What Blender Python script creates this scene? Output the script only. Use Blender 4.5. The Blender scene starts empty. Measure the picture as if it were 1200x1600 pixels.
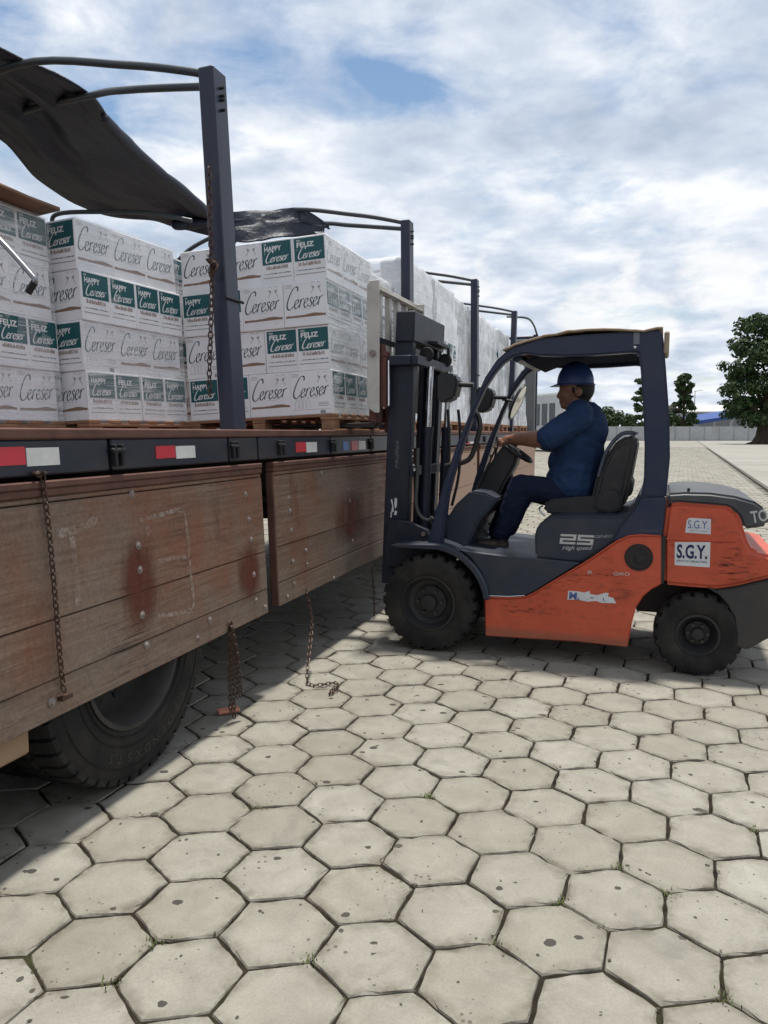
import bpy, bmesh, math, random
from mathutils import Vector, Matrix, noise as mnoise
from mathutils.bvhtree import BVHTree

random.seed(7)
sc = bpy.context.scene
COL = sc.collection
R = math.radians

# ------------------------------------------------------------------ camera
CAM_H = 1.45
FPX = 1200.0                                   # focal length in pixels of the 1200 x 1600 frame
PITCH = math.atan((800 - 676) / FPX)           # horizon 124 px above the centre
cam_d = bpy.data.cameras.new('camera')
cam_d.sensor_fit = 'VERTICAL'
cam_d.sensor_height = 36.0
cam_d.lens = 36.0 * FPX / 1600.0
cam_d.clip_start = 0.05
cam_d.clip_end = 3000
cam = bpy.data.objects.new('camera', cam_d)
COL.objects.link(cam)
cam.location = (0, 0, CAM_H)
cam.rotation_euler = (math.pi / 2 - PITCH, 0, 0)
sc.camera = cam

# ------------------------------------------------------------------ sun, sky, exposure
SUN_FROM = Vector((0.036, 0.13, 0.99)).normalized()     # almost overhead, a little ahead of the truck
sun_el = math.asin(SUN_FROM.z)
sun_az = math.atan2(SUN_FROM.x, SUN_FROM.y)
sun_d = bpy.data.lights.new('sun', 'SUN')
sun_d.energy = 4.3
sun_d.angle = R(4.5)
sun_d.color = (1.0, 0.955, 0.88)
sun = bpy.data.objects.new('sun', sun_d)
COL.objects.link(sun)
sun.rotation_euler = (-SUN_FROM).to_track_quat('-Z', 'Y').to_euler()

sc.view_settings.view_transform = 'Standard'
sc.view_settings.look = 'None'
sc.view_settings.gamma = 1.0
sc.view_settings.exposure = 0.26
sc.cycles.max_bounces = 6
sc.cycles.transparent_max_bounces = 12
sc.cycles.use_denoising = True
sc.cycles.sample_clamp_indirect = 6.0


def ray(px, py):
    x = (px - 600) / FPX
    z = -(py - 800) / FPX
    c, s = math.cos(PITCH), math.sin(PITCH)
    return Vector((x, c + z * s, -s + z * c))


world = bpy.data.worlds.new('World')
sc.world = world
world.use_nodes = True
wn, wl = world.node_tree.nodes, world.node_tree.links
wn.clear()


def N(nodes, kind, **kw):
    n = nodes.new(kind)
    for k, v in kw.items():
        if k == 'op':
            n.operation = v
        else:
            setattr(n, k, v)
    return n


def build_sky():
    out = wn.new('ShaderNodeOutputWorld')
    sky = wn.new('ShaderNodeTexSky')
    sky.sky_type = 'NISHITA'
    sky.sun_disc = False
    sky.sun_elevation = sun_el
    sky.sun_rotation = sun_az
    sky.air_density = 1.3
    sky.dust_density = 0.1
    sky.ozone_density = 2.0
    tc = wn.new('ShaderNodeTexCoord')
    sep = wn.new('ShaderNodeSeparateXYZ')
    wl.new(tc.outputs['Generated'], sep.inputs[0])

    def math_(op, a, b=None, c=None):
        m = wn.new('ShaderNodeMath')
        m.operation = op
        for i, v in enumerate((a, b, c)):
            if v is None:
                continue
            if isinstance(v, (int, float)):
                m.inputs[i].default_value = v
            else:
                wl.new(v, m.inputs[i])
        return m.outputs[0]
    up = math_('MAXIMUM', sep.outputs['Z'], 0.0)
    den = math_('ADD', up, 0.16)
    px = math_('DIVIDE', sep.outputs['X'], den)
    py = math_('DIVIDE', sep.outputs['Y'], den)
    comb = wn.new('ShaderNodeCombineXYZ')
    wl.new(px, comb.inputs[0])
    wl.new(py, comb.inputs[1])
    P = comb.outputs[0]

    def plane(pxl, pyl):
        r = ray(pxl, pyl).normalized()
        return (r.x / (max(r.z, 0) + 0.16), r.y / (max(r.z, 0) + 0.16))

    def noise_(scale, detail, rough, off=(0, 0, 0), dist=0.0):
        mp = wn.new('ShaderNodeMapping')
        mp.inputs['Location'].default_value = off
        wl.new(P, mp.inputs[0])
        n = wn.new('ShaderNodeTexNoise')
        n.inputs['Scale'].default_value = scale
        n.inputs['Detail'].default_value = detail
        n.inputs['Roughness'].default_value = rough
        n.inputs['Distortion'].default_value = dist
        wl.new(mp.outputs[0], n.inputs['Vector'])
        return n.outputs['Fac']

    def blob(pxl, pyl, rad):
        c = plane(pxl, pyl)
        v = wn.new('ShaderNodeVectorMath')
        v.operation = 'DISTANCE'
        wl.new(P, v.inputs[0])
        v.inputs[1].default_value = (c[0], c[1], 0)
        mr = wn.new('ShaderNodeMapRange')
        mr.interpolation_type = 'SMOOTHERSTEP'
        wl.new(v.outputs['Value'], mr.inputs['Value'])
        mr.inputs['From Min'].default_value = 0.0
        mr.inputs['From Max'].default_value = rad
        mr.inputs['To Min'].default_value = 1.0
        mr.inputs['To Max'].default_value = 0.0
        return mr.outputs[0]

    def ramp(fac, stops):
        r = wn.new('ShaderNodeValToRGB')
        el = r.color_ramp.elements
        while len(el) < len(stops):
            el.new(0.5)
        for e, (p, c) in zip(el, stops):
            e.position = p
            e.color = (c[0], c[1], c[2], 1) if len(c) == 3 else c
        wl.new(fac, r.inputs[0])
        return r.outputs[0]
    n1 = noise_(1.8, 10, 0.60, (3.1, 1.7, 0), 0.15)
    n2 = noise_(5.0, 6, 0.6, (9.0, 4.0, 0), 0.5)
    cover = math_('ADD', math_('MULTIPLY', n1, 0.58), math_('MULTIPLY', n2, 0.42))
    # breaks in the cloud cover
    hole = math_('MULTIPLY', blob(628, 135, 0.27), 0.19)
    hole = math_('ADD', hole, math_('MULTIPLY', blob(480, 55, 0.32), 0.16))
    hole = math_('ADD', hole, math_('MULTIPLY', blob(90, 90, 0.6), 0.17))
    cover = math_('SUBTRACT', math_('ADD', cover, 0.125), hole)
    mask = ramp(cover, [(0.40, (0, 0, 0)), (0.60, (1, 1, 1))])
    # cloud tone: thick bellies are greyer
    n3 = noise_(3.2, 10, 0.56, (1.3, 7.7, 0), 0.15)
    n4 = noise_(0.5, 3, 0.5, (5.3, 2.2, 0), 0.2)
    tone = math_('ADD', math_('MULTIPLY', n3, 0.62), math_('MULTIPLY', n4, 0.38))
    ccol = ramp(tone, [(0.37, (0.44, 0.52, 0.65)), (0.48, (0.64, 0.71, 0.82)), (0.59, (0.94, 0.965, 1.0))])
    # low cumulus heaps on the horizon
    mp = wn.new('ShaderNodeMapping')
    mp.inputs['Scale'].default_value = (1, 1, 1.5)
    wl.new(tc.outputs['Generated'], mp.inputs[0])
    nz = wn.new('ShaderNodeTexNoise')
    nz.inputs['Scale'].default_value = 22
    nz.inputs['Detail'].default_value = 6
    wl.new(mp.outputs[0], nz.inputs['Vector'])
    heap = None
    for (hx_, hy_, hr_) in ((905, 488, 0.045), (950, 505, 0.050), (745, 462, 0.035), (1010, 520, 0.05), (1130, 430, 0.05), (985, 425, 0.028)):
        dv = wn.new('ShaderNodeVectorMath')
        dv.operation = 'DISTANCE'
        wl.new(tc.outputs['Generated'], dv.inputs[0])
        dv.inputs[1].default_value = ray(hx_, hy_).normalized()
        dd = math_('ADD', dv.outputs['Value'], math_('MULTIPLY', math_('SUBTRACT', nz.outputs['Fac'], 0.5), 0.11))
        mr = wn.new('ShaderNodeMapRange')
        wl.new(dd, mr.inputs['Value'])
        mr.inputs['From Min'].default_value = hr_
        mr.inputs['From Max'].default_value = hr_ * 0.45
        heap = mr.outputs[0] if heap is None else math_('MAXIMUM', heap, mr.outputs[0])
    hm = wn.new('ShaderNodeMix')
    hm.data_type = 'RGBA'
    wl.new(math_('MULTIPLY', heap, 0.72), hm.inputs[0])
    wl.new(ccol, hm.inputs[6])
    hm.inputs[7].default_value = (0.98, 0.98, 0.97, 1)
    ccol = hm.outputs[2]
    # Nishita is physically bright; the clear gaps use it scaled down
    bg1 = wn.new('ShaderNodeBackground')
    wl.new(sky.outputs[0], bg1.inputs[0])
    bg1.inputs[1].default_value = 0.10
    bg2 = wn.new('ShaderNodeBackground')
    wl.new(ccol, bg2.inputs[0])
    bg2.inputs[1].default_value = 0.88
    mix = wn.new('ShaderNodeMixShader')
    wl.new(mask, mix.inputs[0])
    wl.new(bg1.outputs[0], mix.inputs[1])
    wl.new(bg2.outputs[0], mix.inputs[2])
    wl.new(mix.outputs[0], out.inputs[0])


build_sky()

# ------------------------------------------------------------------ frames of reference
TH = R(17.8)                                    # the truck points 17.8 degrees right of the view
TRUCK_M = Matrix.Rotation(-TH, 4, 'Z')          # truck frame: x = lateral, y = along, z = up
EDGE = -1.93                                    # right hand edge of the truck bed
LEAN = R(-2.6)                                  # springs sag on the loaded left side
BODY_M = Matrix.Translation((EDGE, 0, 1.455)) @ Matrix.Rotation(LEAN, 4, 'Y')
CARGO_M = TRUCK_M @ BODY_M                      # cargo frame: x = 0 at right edge, z = 0 on the deck


def tl(v):
    return Vector((v.x * math.cos(TH) - v.y * math.sin(TH), v.x * math.sin(TH) + v.y * math.cos(TH), v.z))


def at_lat(px, py, lat):                        # point of the truck frame on a plane parallel to its side
    a = tl(ray(px, py))
    k = lat / a.x
    return Vector((0, 0, CAM_H)) + a * k


def at_along(px, py, t):                        # same on a plane square to the truck
    a = tl(ray(px, py))
    k = t / a.y
    return Vector((0, 0, CAM_H)) + a * k


def at_ground(px, py, z=0.0):
    r = ray(px, py)
    k = (z - CAM_H) / r.z
    return Vector((0, 0, CAM_H)) + r * k


FW = at_ground(668, 1018)
RW = at_ground(1088, 1060)
FA = math.atan2(RW.y - FW.y, RW.x - FW.x)
FORK_M = Matrix.Translation((FW.x, FW.y, 0)) @ Matrix.Rotation(FA, 4, 'Z')   # forklift: x = to the rear, y = away
FORK_I = FORK_M.inverted()
_o = FORK_I @ Vector((0, 0, CAM_H))


def fk(px, py, y=0.03):                         # (x, z) on a plane of the forklift
    d = FORK_I.to_3x3() @ ray(px, py)
    k = (y - _o.y) / d.y
    p = _o + d * k
    return (p.x, p.z)


# ------------------------------------------------------------------ mesh helpers
class MB:
    def __init__(self):
        self.v, self.f, self.m = [], [], []

    def add(self, vs, fs, mi=0, M=None):
        o = len(self.v)
        for p in vs:
            p = Vector(p)
            self.v.append(M @ p if M is not None else p)
        for f in fs:
            self.f.append([i + o for i in f])
            self.m.append(mi)
        return self

    def box(self, lo, hi, mi=0, M=None):
        (a, b, c), (d, e, f) = lo, hi
        vs = [(a, b, c), (d, b, c), (d, e, c), (a, e, c), (a, b, f), (d, b, f), (d, e, f), (a, e, f)]
        return self.add(vs, [(0, 3, 2, 1), (4, 5, 6, 7), (0, 1, 5, 4), (1, 2, 6, 5), (2, 3, 7, 6), (3, 0, 4, 7)], mi, M)

    def prism(self, xz, y0, y1, mi=0, M=None):   # outline in x,z extruded along y
        n = len(xz)
        area = sum(xz[i][0] * xz[(i + 1) % n][1] - xz[(i + 1) % n][0] * xz[i][1] for i in range(n))
        if area < 0:
            xz = xz[::-1]
        vs = [(p[0], y0, p[1]) for p in xz] + [(p[0], y1, p[1]) for p in xz]
        fs = [list(range(n)), [2 * n - 1 - i for i in range(n)]]
        for i in range(n):
            j = (i + 1) % n
            fs.append((i, i + n, j + n, j))
        return self.add(vs, fs, mi, M)

    def tube(self, pts, r, n=8, mi=0, caps=True, M=None):
        pts = [Vector(p) for p in pts]
        rr = r if isinstance(r, (list, tuple)) else [r] * len(pts)
        vs, fs = [], []
        prev = None
        for i, p in enumerate(pts):
            d = (pts[min(i + 1, len(pts) - 1)] - pts[max(i - 1, 0)]).normalized()
            if prev is None:
                a = Vector((0, 0, 1)) if abs(d.z) < 0.9 else Vector((1, 0, 0))
                x = d.cross(a).normalized()
            else:
                x = (prev - d * prev.dot(d)).normalized()
            prev = x
            y = d.cross(x)
            for k in range(n):
                a = 2 * math.pi * k / n
                vs.append(p + (x * math.cos(a) + y * math.sin(a)) * rr[i])
        for i in range(len(pts) - 1):
            for k in range(n):
                k2 = (k + 1) % n
                fs.append((i * n + k, i * n + k2, (i + 1) * n + k2, (i + 1) * n + k))
        if caps:
            fs.append([n - 1 - k for k in range(n)])
            fs.append([(len(pts) - 1) * n + k for k in range(n)])
        return self.add(vs, fs, mi, M)

    def lathe(self, prof, n=32, mi=0, M=None, close=False):    # profile (r, y) turned round the y axis
        vs, fs = [], []
        m = len(prof)
        for k in range(n):
            a = 2 * math.pi * k / n
            for r, y in prof:
                vs.append((r * math.cos(a), y, r * math.sin(a)))
        for k in range(n):
            k2 = (k + 1) % n
            for i in range(m - 1 + (1 if close else 0)):
                j = (i + 1) % m
                fs.append((k * m + i, k * m + j, k2 * m + j, k2 * m + i))
        return self.add(vs, fs, mi, M)

    def ball(self, c, rad, nu=12, nv=8, mi=0, M=None):
        c = Vector(c)
        rad = Vector(rad) if not isinstance(rad, (int, float)) else Vector((rad,) * 3)
        vs = [c + Vector((0, 0, rad.z))]
        for j in range(1, nv):
            b = math.pi * j / nv
            for i in range(nu):
                a = 2 * math.pi * i / nu
                vs.append(c + Vector((rad.x * math.sin(b) * math.cos(a), rad.y * math.sin(b) * math.sin(a), rad.z * math.cos(b))))
        vs.append(c - Vector((0, 0, rad.z)))
        fs = []
        for i in range(nu):
            fs.append((0, 1 + i, 1 + (i + 1) % nu))
            fs.append((len(vs) - 1, 1 + (nv - 2) * nu + (i + 1) % nu, 1 + (nv - 2) * nu + i))
        for j in range(nv - 2):
            for i in range(nu):
                a, b = 1 + j * nu + i, 1 + j * nu + (i + 1) % nu
                fs.append((a, a + nu, b + nu, b))
        return self.add(vs, fs, mi, M)

    def mesh(self, name, mats, bevel=0.0, smooth=35, seg=1):
        me = bpy.data.meshes.new(name)
        me.from_pydata([tuple(p) for p in self.v], [], self.f)
        if not isinstance(mats, (list, tuple)):
            mats = [mats]
        for m in mats:
            me.materials.append(m)
        me.polygons.foreach_set('material_index', self.m)
        bm = bmesh.new()
        bm.from_mesh(me)
        bmesh.ops.recalc_face_normals(bm, faces=bm.faces)
        if bevel:
            es = [e for e in bm.edges if len(e.link_faces) == 2 and e.calc_face_angle(0) > 0.45]
            bmesh.ops.bevel(bm, geom=es, offset=bevel, segments=seg, affect='EDGES', clamp_overlap=True)
        bm.to_mesh(me)
        bm.free()
        if smooth:
            me.shade_smooth()
            me.set_sharp_from_angle(angle=R(smooth))
        return me

    def build(self, name, mats, parent=None, M=None, **kw):
        return link(name, self.mesh(name, mats, **kw), parent, M)


def link(name, me, parent=None, M=None):
    o = bpy.data.objects.new(name, me)
    COL.objects.link(o)
    if parent is not None:
        o.parent = parent
    if M is not None:
        o.matrix_local = M
    return o


def tag(o, label=None, cat=None, group=None, kind=None):
    if label:
        o['label'] = label
    if cat:
        o['category'] = cat
    if group:
        o['group'] = group
    if kind:
        o['kind'] = kind
    return o


def empty(name, M=None):
    o = bpy.data.objects.new(name, None)
    o.empty_display_size = 0.2
    COL.objects.link(o)
    if M is not None:
        o.matrix_world = M
    return o


def copy_thing(o, M):
    c = o.copy()
    COL.objects.link(c)
    c.matrix_world = M
    for ch in o.children:
        d = ch.copy()
        COL.objects.link(d)
        d.parent = c
        for g in ch.children:
            e = g.copy()
            COL.objects.link(e)
            e.parent = d
    return c


def smooth_path(pts, n=6):
    pts = [Vector(p) for p in pts]
    out = []
    for i in range(len(pts) - 1):
        p0, p1, p2, p3 = pts[max(i - 1, 0)], pts[i], pts[i + 1], pts[min(i + 2, len(pts) - 1)]
        for k in range(n):
            t = k / n
            out.append(0.5 * ((2 * p1) + (p2 - p0) * t + (2 * p0 - 5 * p1 + 4 * p2 - p3) * t * t + (3 * p1 - p0 - 3 * p2 + p3) * t ** 3))
    out.append(pts[-1])
    return out


_text = {}


def text_geo(s, shear=0.0, bold=0.0):           # built-in font, letter height about 0.7, origin at left baseline
    key = (s, shear, bold)
    if key not in _text:
        c = bpy.data.curves.new('t', 'FONT')
        c.body = s
        c.shear = shear
        c.offset = bold
        c.resolution_u = 3
        o = bpy.data.objects.new('t', c)
        COL.objects.link(o)
        dg = bpy.context.evaluated_depsgraph_get()
        me = bpy.data.meshes.new_from_object(o.evaluated_get(dg))
        _text[key] = ([v.co.copy() for v in me.vertices], [list(p.vertices) for p in me.polygons])
        bpy.data.objects.remove(o)
        bpy.data.curves.remove(c)
        bpy.data.meshes.remove(me)
    return _text[key]


def put_text(mb, s, x, y, h, mi=0, M=None, width=None, shear=0.0, bold=0.0, rot=0.0):
    vs, fs = text_geo(s, shear, bold)
    w = max(v.x for v in vs) or 1
    sx = h / 0.7 if width is None else width / w
    sy = h / 0.7
    c, s_ = math.cos(rot), math.sin(rot)
    pts = [(x + v.x * sx * c - v.y * sy * s_, y + v.x * sx * s_ + v.y * sy * c, 0) for v in vs]
    mb.add(pts, fs, mi, M)


# ------------------------------------------------------------------ materials
def new_mat(name):
    m = bpy.data.materials.new(name)
    m.use_nodes = True
    nt = m.node_tree
    nt.nodes.clear()
    return m, nt.nodes, nt.links


class G:
    """small node-graph writer"""
    def __init__(self, name):
        self.mat, self.n, self.l = new_mat(name)
        self.out = self.n.new('ShaderNodeOutputMaterial')

    def s(self, node, i, v):
        if v is None:
            return
        if isinstance(v, (int, float)):
            node.inputs[i].default_value = v
        elif isinstance(v, (tuple, list)):
            d = node.inputs[i].default_value
            node.inputs[i].default_value = tuple(v) + ((1,) if len(d) == 4 and len(v) == 3 else ())
        else:
            self.l.new(v, node.inputs[i])

    def math(self, op, a, b=None, c=None, clamp=False):
        m = self.n.new('ShaderNodeMath')
        m.operation = op
        m.use_clamp = clamp
        for i, v in enumerate((a, b, c)):
            self.s(m, i, v)
        return m.outputs[0]

    def coords(self, kind='Object', scale=(1, 1, 1), rand=False, off=(0, 0, 0)):
        if kind == 'World':
            v = self.n.new('ShaderNodeNewGeometry').outputs['Position']
        else:
            v = self.n.new('ShaderNodeTexCoord').outputs[kind]
        mp = self.n.new('ShaderNodeMapping')
        self.l.new(v, mp.inputs[0])
        mp.inputs['Scale'].default_value = scale
        mp.inputs['Location'].default_value = off
        v = mp.outputs[0]
        if rand:
            oi = self.n.new('ShaderNodeObjectInfo').outputs['Random']
            vm = self.n.new('ShaderNodeVectorMath')
            vm.operation = 'ADD'
            self.l.new(v, vm.inputs[0])
            self.l.new(self.math('MULTIPLY', oi, 37.0), vm.inputs[1])
            v = vm.outputs[0]
        return v

    def noise(self, vec, scale, detail=5, rough=0.55, dist=0.0):
        n = self.n.new('ShaderNodeTexNoise')
        self.l.new(vec, n.inputs['Vector'])
        n.inputs['Scale'].default_value = scale
        n.inputs['Detail'].default_value = detail
        n.inputs['Roughness'].default_value = rough
        n.inputs['Distortion'].default_value = dist
        return n.outputs['Fac']

    def voro(self, vec, scale, feature='F1', out='Distance', rnd=1.0):
        n = self.n.new('ShaderNodeTexVoronoi')
        n.feature = feature
        self.l.new(vec, n.inputs['Vector'])
        n.inputs['Scale'].default_value = scale
        n.inputs['Randomness'].default_value = rnd
        return n.outputs[out]

    def ramp(self, fac, stops, interp='LINEAR'):
        r = self.n.new('ShaderNodeValToRGB')
        r.color_ramp.interpolation = interp
        el = r.color_ramp.elements
        while len(el) < len(stops):
            el.new(0.5)
        for e, (p, c) in zip(el, stops):
            e.position = p
            e.color = (c, c, c, 1) if isinstance(c, (int, float)) else (c[0], c[1], c[2], 1)
        self.l.new(fac, r.inputs[0])
        return r.outputs[0]

    def mix(self, fac, a, b, mode='MIX'):
        m = self.n.new('ShaderNodeMix')
        m.data_type = 'RGBA'
        m.blend_type = mode
        self.s(m, 0, fac)
        self.s(m, 6, a)
        self.s(m, 7, b)
        return m.outputs[2]

    def bump(self, h, strength=0.3, dist=0.01, normal=None):
        b = self.n.new('ShaderNodeBump')
        b.inputs['Strength'].default_value = strength
        b.inputs['Distance'].default_value = dist
        self.l.new(h, b.inputs['Height'])
        if normal is not None:
            self.l.new(normal, b.inputs['Normal'])
        return b.outputs[0]

    def bsdf(self, col, rough=0.6, metal=0.0, normal=None, spec=0.4, coat=0.0, surface=True):
        p = self.n.new('ShaderNodeBsdfPrincipled')
        self.s(p, 'Base Color', col)
        self.s(p, 'Roughness', rough)
        self.s(p, 'Metallic', metal)
        p.inputs['Specular IOR Level'].default_value = spec
        p.inputs['Coat Weight'].default_value = coat
        if normal is not None:
            self.l.new(normal, p.inputs['Normal'])
        if surface:
            self.l.new(p.outputs[0], self.out.inputs[0])
        return p.outputs[0]


def paint(name, col, rough=0.45, dirt=(0.09, 0.075, 0.06), dirt_amt=0.5, chip=None, chip_amt=0.0, scale=4.0, metal=0.0, bump=0.15, coat=0.0, streak=(1, 1, 1), spec=0.4):
    """painted or plain surface with grime patches, fine speckle and optional chips"""
    g = G(name)
    v = g.coords('Object', rand=True)
    vs = g.coords('Object', scale=streak, rand=True)
    n1 = g.noise(vs, scale, 7, 0.62, 0.3)
    n2 = g.noise(v, scale * 9, 4, 0.6)
    grime = g.ramp(n1, [(0.42, 0.0), (0.72, 1.0)])
    c = g.mix(g.math('MULTIPLY', grime, dirt_amt), col, dirt)
    c = g.mix(g.math('MULTIPLY', n2, 0.22), c, (col[0] * 0.55, col[1] * 0.55, col[2] * 0.55))
    if chip:
        n3 = g.noise(v, scale * 3.2, 8, 0.7, 0.6)
        c = g.mix(g.ramp(n3, [(0.69 - chip_amt, 0.0), (0.72 - chip_amt, 1.0)]), c, chip)
    rr = g.math('MULTIPLY_ADD', n1, 0.35, rough - 0.17)
    nrm = g.bump(g.math('ADD', n2, n1), bump, 0.004)
    g.bsdf(c, rr, metal, nrm, spec=spec, coat=coat)
    return g.mat


def plain(name, col, rough=0.6, metal=0.0, spec=0.4):
    return paint(name, col, rough, dirt_amt=0.12, bump=0.05, metal=metal, spec=spec)
# ------------------------------------------------------------------ ground
def mat_paver():
    g = G('paver_concrete')
    w = g.coords('World')
    isl = g.n.new('ShaderNodeNewGeometry').outputs['Random Per Island']
    oi = g.n.new('ShaderNodeObjectInfo').outputs['Random']
    rnd = g.math('FRACT', g.math('ADD', g.math('MULTIPLY', isl, 3.7), g.math('MULTIPLY', oi, 5.3)))
    big = g.noise(w, 0.55, 4, 0.55)
    mid = g.noise(w, 7.0, 6, 0.62, 0.4)
    fine = g.noise(w, 120.0, 3, 0.65)
    c = g.ramp(rnd, [(0.0, (0.258, 0.243, 0.203)), (0.35, (0.283, 0.268, 0.227)), (0.7, (0.297, 0.283, 0.242)), (1.0, (0.325, 0.312, 0.271))])
    c = g.mix(g.ramp(mid, [(0.34, 0.0), (0.70, 0.55)]), c, (0.17, 0.158, 0.13))
    c = g.mix(g.ramp(g.noise(w, 2.6, 4, 0.6, 0.5), [(0.56, 0.0), (0.76, 0.5)]), c, (0.37, 0.355, 0.32))
    c = g.mix(g.ramp(big, [(0.40, 0.0), (0.75, 0.35)]), c, (0.185, 0.168, 0.137))
    c = g.mix(g.ramp(fine, [(0.35, 0.20), (0.62, 0.0)]), c, (0.11, 0.10, 0.083))
    # oil drips, gum and scattered pits
    ws = g.coords('World', scale=(1, 1.25, 1))
    d = g.voro(ws, 9.0)
    sel = g.noise(w, 6.1, 2, 0.5)
    spot = g.math('LESS_THAN', g.math('ADD', d, g.math('MULTIPLY', g.noise(w, 60, 3, 0.6), 0.12)), g.ramp(sel, [(0.38, 0.0), (0.70, 0.29)]))
    c = g.mix(g.math('MULTIPLY', spot, 0.93), c, (0.042, 0.038, 0.033))
    d2 = g.voro(w, 31.0)
    sp2 = g.math('LESS_THAN', d2, g.ramp(g.noise(w, 3.3, 2, 0.5), [(0.45, 0.0), (0.68, 0.20)]))
    c = g.mix(g.math('MULTIPLY', sp2, 0.7), c, (0.06, 0.053, 0.043))
    d3 = g.voro(g.coords('World', scale=(1.3, 1, 1), off=(3.3, 1.2, 0)), 17.0)
    sp3 = g.math('LESS_THAN', g.math('ADD', d3, g.math('MULTIPLY', g.noise(w, 90, 3, 0.6), 0.10)), g.ramp(g.noise(w, 4.4, 2, 0.5), [(0.42, 0.0), (0.70, 0.25)]))
    c = g.mix(g.math('MULTIPLY', sp3, 0.85), c, (0.03, 0.026, 0.022))
    oil = g.ramp(g.noise(w, 1.5, 5, 0.6, 0.8), [(0.64, 0.0), (0.74, 0.45)])
    c = g.mix(oil, c, (0.115, 0.112, 0.102))
    at = g.n.new('ShaderNodeAttribute')
    at.attribute_name = 'edge'
    ed = g.math('MULTIPLY', at.outputs['Fac'], g.ramp(g.noise(w, 13, 6, 0.7, 0.5), [(0.38, 0.0), (0.66, 0.9)]))
    c = g.mix(ed, c, (0.105, 0.092, 0.07))
    worn = g.ramp(g.noise(w, 3.6, 8, 0.7, 1.2), [(0.56, 0.0), (0.66, 0.42)])
    c = g.mix(worn, c, (0.155, 0.148, 0.132))
    nrm = g.bump(g.math('ADD', g.math('MULTIPLY', fine, 0.5), mid), 0.45, 0.005)
    g.bsdf(c, 0.88, 0, nrm, spec=0.25)
    return g.mat


def mat_joint():
    g = G('joint_soil')
    w = g.coords('World')
    a = g.noise(w, 22, 6, 0.7)
    c = g.ramp(a, [(0.3, (0.008, 0.0065, 0.005)), (0.7, (0.038, 0.03, 0.021))])
    moss = g.ramp(g.noise(w, 1.7, 6, 0.7, 0.6), [(0.56, 0.0), (0.70, 0.6)])
    c = g.mix(moss, c, (0.05, 0.056, 0.02))
    far = g.n.new('ShaderNodeVectorMath')
    far.operation = 'LENGTH'
    g.l.new(w, far.inputs[0])
    c2 = g.ramp(g.noise(w, 0.8, 5, 0.6), [(0.35, (0.225, 0.215, 0.188)), (0.7, (0.275, 0.264, 0.234))])
    mr = g.n.new('ShaderNodeMapRange')
    g.l.new(far.outputs['Value'], mr.inputs[0])
    mr.inputs[1].default_value = 76
    mr.inputs[2].default_value = 82
    c = g.mix(mr.outputs[0], c, c2)      # beyond the last modelled paver the sheet carries the paving itself
    g.bsdf(c, 0.95, 0, g.bump(a, 0.6, 0.01), spec=0.1)
    return g.mat


M_PAVER, M_JOINT = mat_paver(), mat_joint()
mb = MB()
mb.add([(-500, -300, -0.011), (500, -300, -0.011), (500, 900, -0.011), (-500, 900, -0.011)], [(0, 1, 2, 3)])
tag(mb.build('ground', M_JOINT, smooth=0), kind='structure')

SP = 0.301
A1 = R(98.7)
LV1 = Vector((math.cos(A1), math.sin(A1))) * SP
LV2 = Vector((math.cos(A1 - R(60)), math.sin(A1 - R(60)))) * SP
LO = Vector((-0.59, 2.222))
HEXR = SP / math.sqrt(3)
KERB_A = at_ground(1200, 763)
KERB_B = at_ground(1130, 716)
KD = Vector((KERB_B.x - KERB_A.x, KERB_B.y - KERB_A.y)).normalized()
KN = Vector((KD.y, -KD.x))                      # to the right of the drain line
KO = Vector((KERB_A.x, KERB_A.y))


def hex_rings(seed, cx=0.0, cy=0.0, gap=0.0052, sub=2):
    rr = random.Random(seed)
    corner = [Vector((math.cos(A1 + R(30 + 60 * k)), math.sin(A1 + R(30 + 60 * k)))) for k in range(6)]
    out, inn = [], []
    for k in range(6):
        a, b = corner[k], corner[(k + 1) % 6]
        for j in range(sub):
            t = j / sub
            p = a.lerp(b, t)
            r0 = HEXR - gap * 1.15 + rr.uniform(-0.0045, 0.004)
            chip = rr.random() < 0.16
            r1 = r0 - (rr.uniform(0.006, 0.015) if chip else rr.uniform(0.001, 0.0035)) - (0.002 if j == 0 else 0)
            out.append(p * r0)
            inn.append(p * r1)
    return out, inn


def paver_mesh(seed):
    out, inn = hex_rings(seed, sub=4)
    n = len(out)
    mb = MB()
    rr = random.Random(seed + 50)
    mid = [p * rr.uniform(0.62, 0.86) for p in inn[::2]]
    m = len(mid)
    vs = [(p.x, p.y, 0) for p in inn] + [(p.x, p.y, -0.006) for p in out] + [(p.x, p.y, -0.03) for p in out] + [(p.x, p.y, 0.0004) for p in mid]
    fs = [[3 * n + k for k in range(m)]]
    for k in range(m):
        fs.append((2 * k, 2 * k + 1, (2 * k + 2) % n, 3 * n + (k + 1) % m, 3 * n + k))
    for k in range(n):
        j = (k + 1) % n
        fs += [(k, k + n, j + n, j), (k + n, k + 2 * n, j + 2 * n, j + n)]
    mb.add(vs, fs)
    me = mb.mesh('paver', M_PAVER, smooth=0)
    at = me.attributes.new('edge', 'FLOAT', 'POINT')
    at.data.foreach_set('value', [1.0] * (3 * n) + [0.0] * m)
    return me


def px_of(x, y, z=0):
    c, s = math.cos(PITCH), math.sin(PITCH)
    zz = z - CAM_H
    f = y * c - zz * s
    if f < 0.2:
        return None
    return 600 + FPX * x / f, 800 - FPX * (y * s + zz * c) / f


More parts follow.
